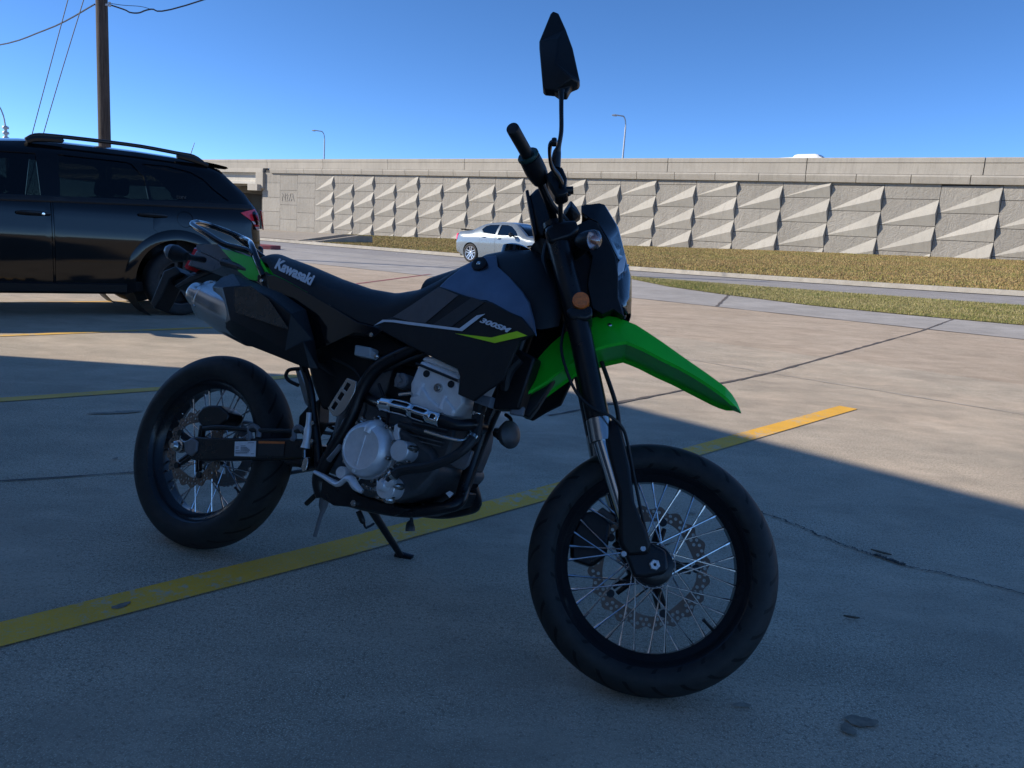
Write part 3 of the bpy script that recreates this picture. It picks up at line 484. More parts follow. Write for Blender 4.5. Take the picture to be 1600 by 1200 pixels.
# paved slope with the drain opening, left foot of the wall
M_SLOPE = mat_concrete('weathered slope concrete', (.40, .34, .26), (.50, .43, .34), None, .4)
def q_slope(p): return -32.4 - (p - P_CURB) * 1.13
b = MB(); b.grid([[W(p, -80 + (q_slope(p) + 80) * k / 24, .03) for p in fr(P_CURB + .25, P_WALL - .05, 1)] for k in range(25)]); tag(b.build('paved_slope', M_SLOPE), kind='structure')

# yellow lines, joints, cracks, stains
def paint(name, c1, worn, wear=.5):
    m, g = newmat(name); v = g.pos()
    f = g.noise(26, 6, .78, v); big = g.noise(2.1, 4, .6, v); x = g.math('ADD', g.math('MULTIPLY', f, .6), g.math('MULTIPLY', big, .55))
    c = g.mix(g.ramp(g.noise(5, 4, .6, v), [(.35, (0, 0, 0)), (.7, (.6, .6, .6))]), c1, tuple(x_ * .72 for x_ in c1))
    c = g.mix(g.ramp(g.noise(160, 3, .7, v), [(.5, (0, 0, 0)), (.7, (.5, .5, .5))]), c, worn)
    c = g.mix(g.ramp(x, [(wear, (0, 0, 0)), (wear + .06, (.9, .9, .9))]), c, worn); g.ln(c, g.b.inputs['Base Color']); g.b.inputs['Roughness'].default_value = .75; g.bump(f, .3, .004); return m
M_YEL = paint('yellow road paint', (.97, .50, .03), (.58, .46, .31), .598)
M_YEL2 = paint('faded yellow paint', (.88, .52, .10), (.54, .44, .31), .60)
M_RED = paint('faded red paint', (.30, .055, .06), (.27, .2, .18), .62)
M_JOINT = mat('dark joint filler', (.12, .10, .085), .9, var=.4, vscale=6)
M_CRACK = mat('crack dirt', (.075, .068, .06), .95)
M_LIGHTJ = mat('pale joint mortar', (.46, .40, .33), .9, vscale=8, var=.25)
def ribbon(name, pts, w, m, dz, step=.25, jit=0, parent=None):
    P = clip_line([Vector((*p, 0)) for p in pts], 24); L = []; Rr = []
    for i, p in enumerate(P):
        t = (P[min(i + 1, len(P) - 1)] - P[max(i - 1, 0)]).normalized(); n = Vector((-t.y, t.x, 0)); ww = (w[0] + (w[1] - w[0]) * i / (len(P) - 1) if isinstance(w, tuple) else w) / 2
        o = n * random.uniform(-jit, jit); k = ww * (1 + (random.uniform(-.6, .6) if jit else 0))
        a = p + n * k + o; c = p - n * k + o; L.append(terr(a.x, a.y, dz)); Rr.append(terr(c.x, c.y, dz))
    b = MB(); b.grid([L, Rr]); return tag(b.build(name, m, parent), kind='structure')
ribbon('painted_line', [(-4.2, -1.25), (-1.18, 1.685), (-.52, 2.33), (.20, 3.08), (.98, 3.92), (2.47, 5.53)], .128, M_YEL, .004)
ribbon('painted_line', [(-6.5, .35), (-2.735, 4.005), (-2.12, 4.57), (-1.59, 5.20), (-.35, 6.62)], .105, M_YEL2, .004)
ribbon('painted_line', [(-8, 2.1), (-4.18, 6.17), (-2.97, 7.62), (-1.9, 8.9)], .10, M_YEL2, .004)
ribbon('painted_line', [(-9.7, 4.0), (-5.6, 8.6), (-4.4, 10.1), (-3.4, 11.4)], .10, M_YEL2, .004)
ribbon('painted_line', [(.25, -2.2), (2.3, 0.1), (4.1, 2.1), (5.2, 3.4)], .11, M_YEL2, .004)
e1 = Vector((.688, .725)); e2 = Vector((.725, -.688))
def jt(a, b_, w=.018, m=M_JOINT, jit=.004): return ribbon('slab_joint', [a, b_], w, m, .0045, jit=jit)
jt((-4.0, 1.62), (-1.48, 2.96), .012); jt((-1.48, 2.96), (.26, 5.0), .012)
J = [(p * NX + q * DX, p * NY + q * DY) for p, q in ((3.72, -2.63), (6.3, -2.51), (9.8, -2.47), (13.5, -2.42), (15.5, -2.4))]
for a, b_ in zip(J[:-1], J[1:]): jt(a, b_, .03)
J = [(p * NX + q * DX, p * NY + q * DY) for p, q in ((13.5, -5.95), (16.2, -6.9))]; jt(J[0], J[1], .05)
J = [(p * NX + q * DX, p * NY + q * DY) for p, q in ((7.16, -4.4), (7.0, -2.5), (6.9, 0), (6.9, 3))]
for a, b_ in zip(J[:-1], J[1:]): jt(a, b_, .03, M_LIGHTJ, .008)
J = [(p * NX + q * DX, p * NY + q * DY) for p, q in ((13.4, -30), (13.4, -15), (13.4, -5), (13.4, 6))]
for a, b_ in zip(J[:-1], J[1:]): jt(a, b_, .05)
for q in (-16.5, -11.2): J = [(p * NX + q * DX, p * NY + q * DY) for p in (13.4, 20.1)]; jt(J[0], J[1], .04)
jt((-2.1, 2.2), (1.6, 5.9), .006, M_CRACK, .004) if False else None
def crack(pts, w=.012, jit=.012): ribbon('pavement_crack', pts, w, M_CRACK, .0048, jit=jit)
crack([(.98, 3.06), (1.12, 2.9), (1.22, 2.72), (1.30, 2.62)], .009); crack([(1.30, 2.62), (1.41, 2.50), (1.53, 2.46), (1.66, 2.36), (1.92, 2.30)], .007)
crack([(1.33, 2.60), (1.40, 2.52)], .022, .006)

def blotch(c, rx, ry, rot, m, dz=.0055, n=40):
    b = MB(); ph = [random.uniform(0, 6.3) for _ in range(4)]; v = []
    for i in range(n):
        t = 2 * math.pi * i / n; k = 1 + .16 * math.sin(2 * t + ph[0]) + .12 * math.sin(3 * t + ph[1]) + .07 * math.sin(7 * t + ph[2]); x = rx * k * math.cos(t); y = ry * k * math.sin(t)
        v.append(terr(c[0] + x * math.cos(rot) - y * math.sin(rot), c[1] + x * math.sin(rot) + y * math.cos(rot), dz))
    b.add(v, [tuple(range(n))]); return tag(b.build('oil_stain', m), kind='structure')
M_OIL = mat('oil soaked concrete', (.235, .20, .15), .8, var=.35, vscale=60)
M_OIL2 = mat('dark pavement stain', (.29, .25, .195), .85, var=.3, vscale=40)
blotch((.83, 1.566), .032, .022, .2, M_OIL); blotch((.787, 1.533), .021, .016, .9, M_OIL, .0057)
blotch((-2.05, 3.9), .11, .03, .5, M_OIL2); blotch((-1.99, 4.85), .12, .025, .1, M_OIL2); blotch((-.98, 1.86), .025, .012, .8, M_OIL)
for k in range(7):
    x_, y_ = random.uniform(-2.2, 1.6), random.uniform(1.2, 3.6)
    blotch((x_, y_), random.uniform(.006, .022), random.uniform(.005, .014), random.uniform(0, 3), M_OIL2, .0052 + k * .00005, 16)
M_LITTER = mat('dry leaf', (.10, .07, .045), .8); M_CHIP = mat('pale litter', (.75, .72, .66), .8)
def litter(x, y, l, m, lab, cat):
    b = MB(); a = random.uniform(0, 3); pts = [(-.5, 0), (-.2, .11), (.2, .09), (.5, .02), (.15, -.09), (-.25, -.07)]
    v = [terr(x + l * (u * math.cos(a) - w * math.sin(a)), y + l * (u * math.sin(a) + w * math.cos(a)), .006 + .035 * l * abs(u)) for u, w in pts]
    n = len(v); b.add(v + [p + Vector((0, 0, .004)) for p in v], [tuple(range(n)), tuple(range(2 * n - 1, n - 1, -1))] + [(i, (i + 1) % n, (i + 1) % n + n, i + n) for i in range(n)])
    return tag(b.build(cat, m), lab, cat)
litter(1.026, 2.079, .045, M_LITTER, 'small dark leaf scrap lying right of the front wheel', 'leaf')
litter(1.36, 2.616, .07, M_LITTER, 'dark curled debris scrap lying in the pavement crack', 'debris')
_p = W(22.6, -24.5); litter(_p.x, _p.y, .22, M_CHIP, 'white scrap of litter on the road left of the silver car', 'litter')
_p = W(12.6, -9.3); litter(_p.x, _p.y, .14, M_CHIP, 'white scrap of litter on the brown pavement beside the headlight', 'litter')

# red kerb end and red line at the left
ribbon('painted_line', [(9.0 * NX - 11.4 * DX, 9.0 * NY - 11.4 * DY), (14.0 * NX - 13.9 * DX, 14.0 * NY - 13.9 * DY)][::1], .09, M_RED, .004)
b = MB(); I = [(17.3, -33), (17.2, -26.6), (17.55, -26.1), (18.2, -26.4), (18.5, -33)]
b.add([W(p, q, -.02) for p, q in I] + [W(p, q, .15) for p, q in I], [(0, 1, 6, 5), (1, 2, 7, 6), (2, 3, 8, 7), (3, 4, 9, 8), (5, 6, 7, 8, 9)]); k = b.build('kerb', M_RED, bevel=.02); tag(k, kind='structure')
b = MB(); I2 = [(17.42, -32.8), (17.4, -27.6), (17.75, -27.2), (18.1, -27.6), (18.3, -32.8)]; b.add([W(p, q, .165) for p, q in I2], [(0, 1, 2, 3, 4)]); tag(b.build('grass_verge', M_VERGE), kind='structure')

# ------------------------------------------------------------------ the retaining wall of the highway
def mat_wall(name, c, b_str=.6):
    m, g = newmat(name); v = g.pos(); u = g.coord()
    f = g.noise(.5, 5, .65, v); wv = g.noise(2.3, 5, .6, v, 2.6); fi = g.noise(22, 4, .75, v)
    rnd = g.n.new('ShaderNodeNewGeometry').outputs['Random Per Island']
    col = g.ramp(f, [(.35, tuple(x * .82 for x in c)), (.65, tuple(x * 1.12 for x in c))])
    col = g.mix(.55, col, g.ramp(rnd, [(0, tuple(x * .86 for x in c)), (1, tuple(min(1, x * 1.14) for x in c))]))
    col = g.mix(g.ramp(fi, [(.38, (.35, .35, .35)), (.55, (0, 0, 0))]), col, tuple(x * .72 for x in c))
    drip = g.noise(3.0, 4, .7, g.map(v, (1.6, 1.6, .12))); col = g.mix(g.ramp(drip, [(.5, (0, 0, 0)), (.72, (.38, .38, .38))]), col, tuple(x * .55 for x in c))
    g.ln(col, g.b.inputs['Base Color']); g.b.inputs['Roughness'].default_value = .9; g.b.inputs['Specular IOR Level'].default_value = .2
    g.bump(g.math('ADD', wv, g.math('MULTIPLY', fi, .3)), b_str, .10); return m
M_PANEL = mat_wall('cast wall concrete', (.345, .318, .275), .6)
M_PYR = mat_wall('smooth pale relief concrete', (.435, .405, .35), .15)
M_SMOOTH = mat_wall('smooth wall concrete', (.40, .365, .31), .12)
M_CORE = mat('dark wall gap', (.07, .065, .06), .95)
def cap(s): return 6.78 - .0143 * (s + 33)
def WS(s, out, z): q = s - 37.9; return Wz(P_WALL - out, q, z)
wall = empty('retaining_wall', WS(0, 0, base_z(-37.9)))
WORLD_BUILT.add(wall.name); tag(wall, 'pale concrete retaining wall of panels with slanting pyramid reliefs below the highway', 'wall')
LEFT_S = -35.2; RIGHT_S = 58
b = MB(); pyr = MB()
c0 = -32.066
n = -1
for n in range(-1, 32):
    s0 = c0 + 2.9 * n; s1 = s0 + 2.9
    if n == -1: s0 = LEFT_S + .02
    off = 4.36 if n % 2 else 5.08
    for k in range(-4, 3):
        z0 = off + 1.45 * k - 1.45; z1 = z0 + 1.45; zc = cap((s0 + s1) / 2)
        cut = z1 - zc
        if cut > 1.35 or z1 < .2: continue
        zz1 = min(z1, zc + .05); g_ = .014; a, e, l, h = s0 + g_, s1 - g_, z0 + g_, (zz1 - g_ if cut < 0 else zz1)
        fr4 = [WS(a, 0, l), WS(e, 0, l), WS(e, 0, h), WS(a, 0, h)]; bk4 = [WS(a, -.1, l), WS(e, -.1, l), WS(e, -.1, h), WS(a, -.1, h)]
        v = fr4 + bk4; f = [(0, 4, 5, 1), (1, 5, 6, 2), (2, 6, 7, 3), (3, 7, 4, 0)]
        if n >= 2 and cut < .55:
            hh = min(h, l + 1.40); v.append(WS(a + (e - a) * .985, .25, l + .47 * 1.42))
            v[2] = WS(e, 0, h); tr = WS(e, 0, min(h, l + 1.36)); v.append(tr)
            f += [(0, 8, 9), (0, 1, 8), (1, 9, 8), (0, 9, 2, 3)] if False else [(0, 2, 3)]; pyr.add([v[i] for i in (0, 1, 2, 8)], [(0, 1, 3), (0, 3, 2), (1, 2, 3)])
            v.pop()
        else: f += [(0, 1, 2, 3)]
        b.add(v, f)
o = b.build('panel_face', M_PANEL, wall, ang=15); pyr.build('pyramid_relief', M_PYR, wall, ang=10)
b = MB(); b.add([WS(LEFT_S, -.09, -1), WS(RIGHT_S, -.09, -1), WS(RIGHT_S, -.09, cap(RIGHT_S) + .3), WS(LEFT_S, -.09, cap(LEFT_S) + .3)] + [WS(LEFT_S, -.8, -1), WS(RIGHT_S, -.8, -1), WS(RIGHT_S, -.8, cap(RIGHT_S) + .3), WS(LEFT_S, -.8, cap(LEFT_S) + .3)], [(0, 1, 2, 3), (4, 7, 6, 5), (0, 3, 7, 4), (0, 4, 5, 1), (1, 5, 6, 2)]); b.build('wall_core', M_CORE, wall)
# embossed characters on the second flat column
z0 = 5.08 - 1.45
def emb(mb, txt, sa, sb, zb, zh):
    v, f = text_mesh(txt, 0, .02, .5); xs = [p[0] for p in v]; x0, x1 = min(xs), max(xs)
    mb.add([WS(sa + (sb - sa) * (p[0] - x0) / (x1 - x0), .04 * (p[2] + .5), zb + zh * p[1] / .7) for p in v], f)
b = MB(); emb(b, 'N27A', c0 + .35, c0 + 2.45, z0 + .42, .72); b.build('embossed_lettering', M_PANEL, wall, recalc=False)
# coping and traffic barrier
def extr(b, prof, s0, s1, zf):
    rows = [[WS(s, o_, zf(s) + z) for o_, z in prof] for s in (s0, s1)]; m = len(prof); k = len(b.v)
    b.grid(rows, closed=True); b.f += [tuple(k + i for i in range(m)), tuple(k + m + i for i in reversed(range(m)))]; b.mi += [0, 0]
s = LEFT_S + .9 - 2.9; i = 0
cop = [(-.5, 0), (.20, 0), (.22, .05), (.30, .36), (.24, .46), (.0, .485), (-.5, .485)]
s = -33.6
while s < RIGHT_S:
    b = MB(); extr(b, cop, s + .02, s + 2.88, cap); b.build('coping', M_SMOOTH, wall, ang=25); s += 2.9
bar = [(-.45, .49), (.02, .50), (.02, 1.10), (.06, 1.14), (.06, 1.36), (.02, 1.41), (-.28, 1.41), (-.30, 1.15), (-.45, .9)]
s = -34.4
while s < RIGHT_S:
    b = MB(); extr(b, bar, s + .025, s + 9.275, cap); b.build('traffic_barrier', M_SMOOTH, wall, ang=25); s += 9.3
# the bridge at its left end
br = empty('highway_bridge', WS(-36, 0, 1)); WORLD_BUILT.add(br.name); tag(br, 'concrete highway bridge with pale girder left of the patterned wall', 'bridge')
b = MB(); extr(b, bar, -92, -34.42, cap); b.build('traffic_barrier', M_SMOOTH, br, ang=25)
b = MB(); extr(b, [(-24, .05), (.16, .05), (.16, .22), (.1, .49), (-24, .49)], -92, -35.0, cap); b.build('deck_slab', M_SMOOTH, br, ang=25)
M_GIRD = mat_wall('girder concrete', (.52, .49, .43), .08)
for k, off in enumerate((-.55, -3.2, -5.9, -8.6, -11.3)):
    b = MB(); extr(b, [(off - .35, .06), (off + .35, .06), (off + .35, -.06), (off + .1, -.16), (off + .1, -.72), (off + .38, -.90), (off + .38, -1.12), (off - .38, -1.12), (off - .38, -.9), (off - .1, -.72), (off - .1, -.16), (off - .35, -.06)], -92, -36.1, cap); b.build('girder', M_GIRD, br, ang=25)
b = MB(); b.box((0, 0, 0), (.01,) * 3) if False else None
extr(b, [(.30, .04), (.30, -1.55), (-.2, -1.75), (-24, -1.75), (-24, .04)], -36.05, -34.75, cap); b.build('pier_cap', M_SMOOTH, br, ang=25)
bb = MB(); extr(bb, [(.72, -1.3), (.72, -1.95), (.25, -1.95), (.25, -1.3)], -36.9, -35.1, lambda s: cap(s) + .1); bb.build('bearing_seat', M_SMOOTH, br, bevel=.02)
M_DARKC = mat_wall('abutment concrete painted with shade', (.20, .18, .155), .3)  # shade under the bridge put into a darker concrete colour
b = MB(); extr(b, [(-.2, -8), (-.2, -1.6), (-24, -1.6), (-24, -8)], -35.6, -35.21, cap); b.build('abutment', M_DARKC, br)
for pp in (2.2, 9.4, 16.5):
    b = MB(); c = WS(-47.5, -pp, 0); b.lathe([(0, -1), (.55, -1), (.55, 5.1), (0, 5.1)], c, (0, 0, 1), 20); b.build('column', M_SMOOTH, br)
b = MB(); extr(b, [(.0, -1.75), (.0, -1.12), (-22, -1.12), (-22, -1.75)], -48.2, -46.8, cap); b.build('pier_cap', M_SMOOTH, br)
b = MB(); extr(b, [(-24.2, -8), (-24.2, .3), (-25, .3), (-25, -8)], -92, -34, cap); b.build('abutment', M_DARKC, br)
b = MB(); b.add([WS(-92, -.2, .95), WS(-35.5, -.2, .95), WS(-35.5, -24, .95), WS(-92, -24, .95)], [(0, 1, 2, 3)]); tag(b.build('underpass_floor', M_ROAD), kind='structure')
b = MB(); b.add([WS(LEFT_S, -.4, cap(LEFT_S) + .45), WS(RIGHT_S, -.4, cap(RIGHT_S) + .45), WS(RIGHT_S, -40, cap(RIGHT_S) + .45), WS(LEFT_S, -40, cap(LEFT_S) + .45)], [(0, 1, 2, 3)]); tag(b.build('highway_deck', M_ROAD), kind='structure')
# drain headwall at the kerb
hd = empty('drain_headwall', W(26, -33.5)); WORLD_BUILT.add(hd.name); tag(hd, 'low concrete drain headwall with dark sloping sides at the kerb', 'drain')
def Wq(p, q, dz): return Wz(p, q, zt(P_CURB, -29) + dz)
b = MB()
for q0, q1, m0 in ((-34.3, -34.05, 0), (-32.9, -32.65, 0)):
    b.add([Wq(24.52, q0, -.1), Wq(28.3, q0, -.1), Wq(28.3, q0, .62), Wq(27.4, q0, .62), Wq(24.52, q0, .16), Wq(24.52, q1, -.1), Wq(28.3, q1, -.1), Wq(28.3, q1, .62), Wq(27.4, q1, .62), Wq(24.52, q1, .16)], [(0, 1, 2, 3, 4), (9, 8, 7, 6, 5), (4, 3, 8, 9), (3, 2, 7, 8), (0, 4, 9, 5), (1, 6, 7, 2)])
b.build('side_wall', M_SLOPE, hd)
b = MB(); b.box(Wq(27.6, -33.47, .16), (1.3, .2, .5), Matrix.Rotation(-ANG, 3, 'Z')); b.build('back_wall', M_SLOPE, hd)

# ------------------------------------------------------------------ lamps, pole, wires
M_GALV = mat('galvanised steel', (.42, .43, .44), .5, .6, vscale=6)
M_LAMPGL = mat('lamp glass', (.75, .75, .72), .3)
def street_lamp(x, y, z0, top, reach, dirv, lab):
    r = empty('street_lamp', (x, y, z0)); tag(r, lab, 'street lamp', 'street lamps along the highway')
    b = MB(); H = top - z0; d = Vector(dirv).normalized(); b.tube([(0, 0, 0, .16), (0, 0, H * .5, .13), (0, 0, H - 1.4, .10)], n=12, sub=1)
    P = [Vector((0, 0, H - 1.4))]
    for t in (15, 35, 55, 75, 90): P.append(Vector((0, 0, H - 1.4)) + d * (reach * .45) * (1 - math.cos(R(t))) + Vector((0, 0, 1.35 * math.sin(R(t)))))
    P.append(Vector((0, 0, H)) + d * reach); b.tube([(*p, .08) for p in P], n=8, sub=3); b.build('pole', M_GALV, r)
    b = MB(); b.tube([tuple(Vector((0, 0, H + .02)) + d * (reach - .1)) + (.08,), tuple(Vector((0, 0, H)) + d * (reach + .35)) + (.17,), tuple(Vector((0, 0, H - .03)) + d * (reach + .8)) + (.10,)], n=10, squash=.5); b.build('lamp_head', M_GALV, r)
    b = MB(); b.tube([tuple(Vector((0, 0, H - .1)) + d * (reach + .15)) + (.09,), tuple(Vector((0, 0, H - .1)) + d * (reach + .6)) + (.07,)], n=8, squash=.4); b.build('lens', M_LAMPGL, r); return r
street_lamp(12.45, 104.2, 6.2, 18.6, 1.1, (-1, 0, 0), 'tall grey curved-arm street lamp rising above the wall right of the mirror')
street_lamp(-36.3, 141.9, 6.2, 18.9, 1.5, (-1, 0, 0), 'smaller distant curved-arm street lamp above the wall, right of the black car')
# traffic signal post far left
ts = empty('signal_post', (-40.8, 62, .9)); tag(ts, 'grey post with stacked fittings and a bent lamp arm beyond the black car roof', 'post')
b = MB(); b.tube([(0, 0, 0, .13), (0, 0, 6.0, .12), (0, 0, 6.7, .11)], n=10, sub=1); b.tube([(0, 0, 6.6, .06), (-.12, 0, 7.4, .055), (-.35, 0, 8.0, .05), (-.5, 0, 8.05, .05)], n=8); b.build('pole', M_GALV, ts)
b = MB(); b.tube([(-.45, 0, 8.05, .1), (-.8, 0, 8.0, .14), (-1.0, 0, 7.95, .08)], n=8, squash=.6); b.build('lamp_head', M_GALV, ts)
for zz in (5.75, 6.15, 6.55): b = MB(); b.lathe([(0, zz - .1), (.22, zz - .09), (.24, zz), (.2, zz + .1), (0, zz + .11)], (0, 0, 0), (0, 0, 1), 12); b.build('clamp', M_GALV, ts)
# utility pole
def mat_wood():
    m, g = newmat('weathered pole wood'); v = g.coord(); f = g.noise(9, 6, .7, g.map(v, (3.5, 3.5, .16))); f2 = g.noise(2, 4, .6, v)
    c = g.ramp(f, [(.32, (.02, .015, .012)), (.5, (.055, .042, .034)), (.68, (.105, .083, .067))]); c = g.mix(g.ramp(f2, [(.45, (0, 0, 0)), (.7, (.6, .6, .6))]), c, (.08, .06, .05))
    g.ln(c, g.b.inputs['Base Color']); g.b.inputs['Roughness'].default_value = .9; g.bump(f, .8, .02); return m
M_WOOD = mat_wood()
up = empty('utility_pole', (-12.33, 23.1, .2)); tag(up, 'weathered brown wooden utility pole behind the black car', 'utility pole')
b = MB(); b.lathe([(0, -.5), (.178, -.5), (.165, 3), (.155, 7), (.145, 11), (0, 11.05)], (0, 0, 0), (.004, 0, 1), 24); b.build('pole', M_WOOD, up)
b = MB(); b.box((.19, -.05, 6.72), (.16, .05, .05)); b.lathe([(0, 0), (.035, .0), (.045, .04), (.03, .08), (.04, .11), (0, .13)], (.28, -.05, 6.68), (0, 0, 1), 10); b.build('insulator', M_GALV, up)
M_WIRE = mat('black cable', (.02, .02, .022), .5)
def wire(pts, r, lab): b = MB(); b.tube([(*p, r) for p in pts], n=6, sub=6); return tag(b.build('wire', M_WIRE), lab, 'wire')
wire([(-12.45, 23.0, 6.9), (-15.2, 25.2, 6.62), (-20, 29, 6.7), (-34, 40, 8.2)], .022, 'thick dark cable sagging left from the utility pole')
wire([(-12.05, 23.05, 6.93), (-11.7, 23.2, 6.86), (-11.55, 23.2, 6.80), (-11.35, 23.3, 6.83), (-11.1, 23.5, 7.0), (-10.3, 24.0, 7.3), (-6, 27, 10.2)], .02, 'dark cable with a kink running right from the utility pole')
wire([(-12.05, 23.05, 6.97), (-11.75, 23.2, 6.98), (-11.35, 23.4, 7.03), (-11.1, 23.5, 7.0)], .008, 'thin short wire beside the kinked cable')
wire([(-12.25, 23.1, 8.6), (-13.6, 23.0, 4.6), (-14.6, 22.9, 1.4), (-15.0, 22.9, .3)], .012, 'right one of two slanting guy wires left of the utility pole')
wire([(-12.75, 23.1, 8.6), (-13.95, 23.0, 4.6), (-14.95, 22.9, 1.2), (-15.25, 22.9, .3)], .012, 'left one of two slanting guy wires left of the utility pole')
wire([(-17.3, 26, 7.95), (-15.2, 25, 8.1), (-12.4, 23.1, 8.7)], .012, 'thin wire crossing the top left corner of the sky')

# ------------------------------------------------------------------ storefront behind the camera: it throws the long shade
M_STUCCO = mat('pale stucco', (.86, .75, .60), .9, vscale=20, bump=.3); M_TRIM = mat('dark trim', (.06, .06, .065), .6); M_GLASSD = mat('dark shop glass', (.02, .024, .028), .06)
BH = 5.2; BC = Vector((.45 - BH / math.tan(SUN_EL), 5.24, 0)); be = Vector((.67, -.742, 0)).normalized(); bn = Vector((-be.y, be.x, 0))
sf = empty('storefront', BC); tag(sf, 'pale stucco storefront behind the parking spaces throwing the broad shade', 'building')
Rb = Matrix(((be.x, -bn.x, 0), (be.y, -bn.y, 0), (0, 0, 1)))
def BB(l, dpt, z): return Rb @ Vector((l, dpt, z))
def bbox(mb, l0, l1, d0, d1, z0, z1): mb.add([BB(l, d, z) for z in (z0, z1) for l, d in ((l0, d0), (l1, d0), (l1, d1), (l0, d1))], [(3, 2, 1, 0), (4, 5, 6, 7), (0, 1, 5, 4), (1, 2, 6, 5), (2, 3, 7, 6), (3, 0, 4, 7)])
b = MB(); bbox(b, 0, 12.6, 0, 16, -.05, BH); b.build('wall', M_STUCCO, sf)
b = MB(); bbox(b, -.02, 12.62, -.12, .002, BH - .55, BH - .06); b.build('cornice', M_TRIM, sf)
for i in range(2):
    b = MB(); l = 2 + 4.6 * i; bbox(b, l, l + 3.2, -.03, .002, .5, 3.1); fr_ = b.build('window', M_TRIM, sf)
    b = MB(); bbox(b, l + .07, l + 1.56, -.05, -.031, .57, 3.03); bbox(b, l + 1.64, l + 3.13, -.05, -.031, .57, 3.03); b.build('pane', M_GLASSD, fr_)
b = MB(); bbox(b, 0, 12.6, -1.5, -.13, -.05, .13); tag(b.build('pavement', M_APRON), kind='structure')
bpy.data.objects['pavement'].location = BC
# ------------------------------------------------------------------ vehicles
M_RUB = mat('tyre rubber', (.018, .018, .019), .75, vscale=12, var=.3, dust=.10)
M_DKPL = mat('dark underbody', (.012, .012, .013), .8)
M_ALLOY = mat('alloy wheel', (.62, .62, .64), .28, .85, var=.05)
M_DKALLOY = mat('dusty dark wheel', (.035, .035, .037), .5, .6)
M_CHROME = mat('chrome', (.75, .76, .78), .12, 1, var=.02, rvar=.04)
M_BLKCAR = mat('black car paint', (.003, .0034, .0045), .07, 0, spec=.42, coat=0, vscale=3, rvar=.02, dust=.006)
M_SILCAR = mat('pale silver blue car paint', (.225, .262, .29), .28, .35, coat=.7, vscale=4, var=.04, rvar=.03)
M_WHITE = mat('white van paint', (.78, .78, .76), .35, 0, coat=.3)
M_SEATF = mat('dark car seat cloth', (.03, .03, .033), .8)
M_REDL = mat('red lamp plastic', (1.0, .03, .045), .2, 0, coat=1, vscale=60, var=.3)
M_CLEARL = mat('pale lamp plastic', (.72, .66, .66), .15, 0, coat=1)
M_BLKTRIM = mat('black trim plastic', (.012, .012, .013), .45)
def mat_glass(name, tint, refl=1.0):
    m, g = newmat(name); g.n.remove(g.b); o = g.n['Material Output']
    t = g.new('ShaderNodeBsdfTransparent'); t.inputs[0].default_value = (*tint, 1); gl = g.new('ShaderNodeBsdfGlossy'); gl.inputs['Roughness'].default_value = .02
    f = g.new('ShaderNodeFresnel'); f.inputs[0].default_value = 1.5; mx = g.new('ShaderNodeMixShader'); g.ln(g.math('MULTIPLY', f.outputs[0], refl), mx.inputs[0]); g.ln(t.outputs[0], mx.inputs[1]); g.ln(gl.outputs[0], mx.inputs[2]); g.ln(mx.outputs[0], o.inputs[0]); return m
M_TINT = mat_glass('tinted car glass', (.27, .29, .28))
M_CARGL = mat_glass('car window glass', (.55, .60, .60), 2.6)
M_SCREEN = mat_glass('windscreen glass', (.35, .42, .45))

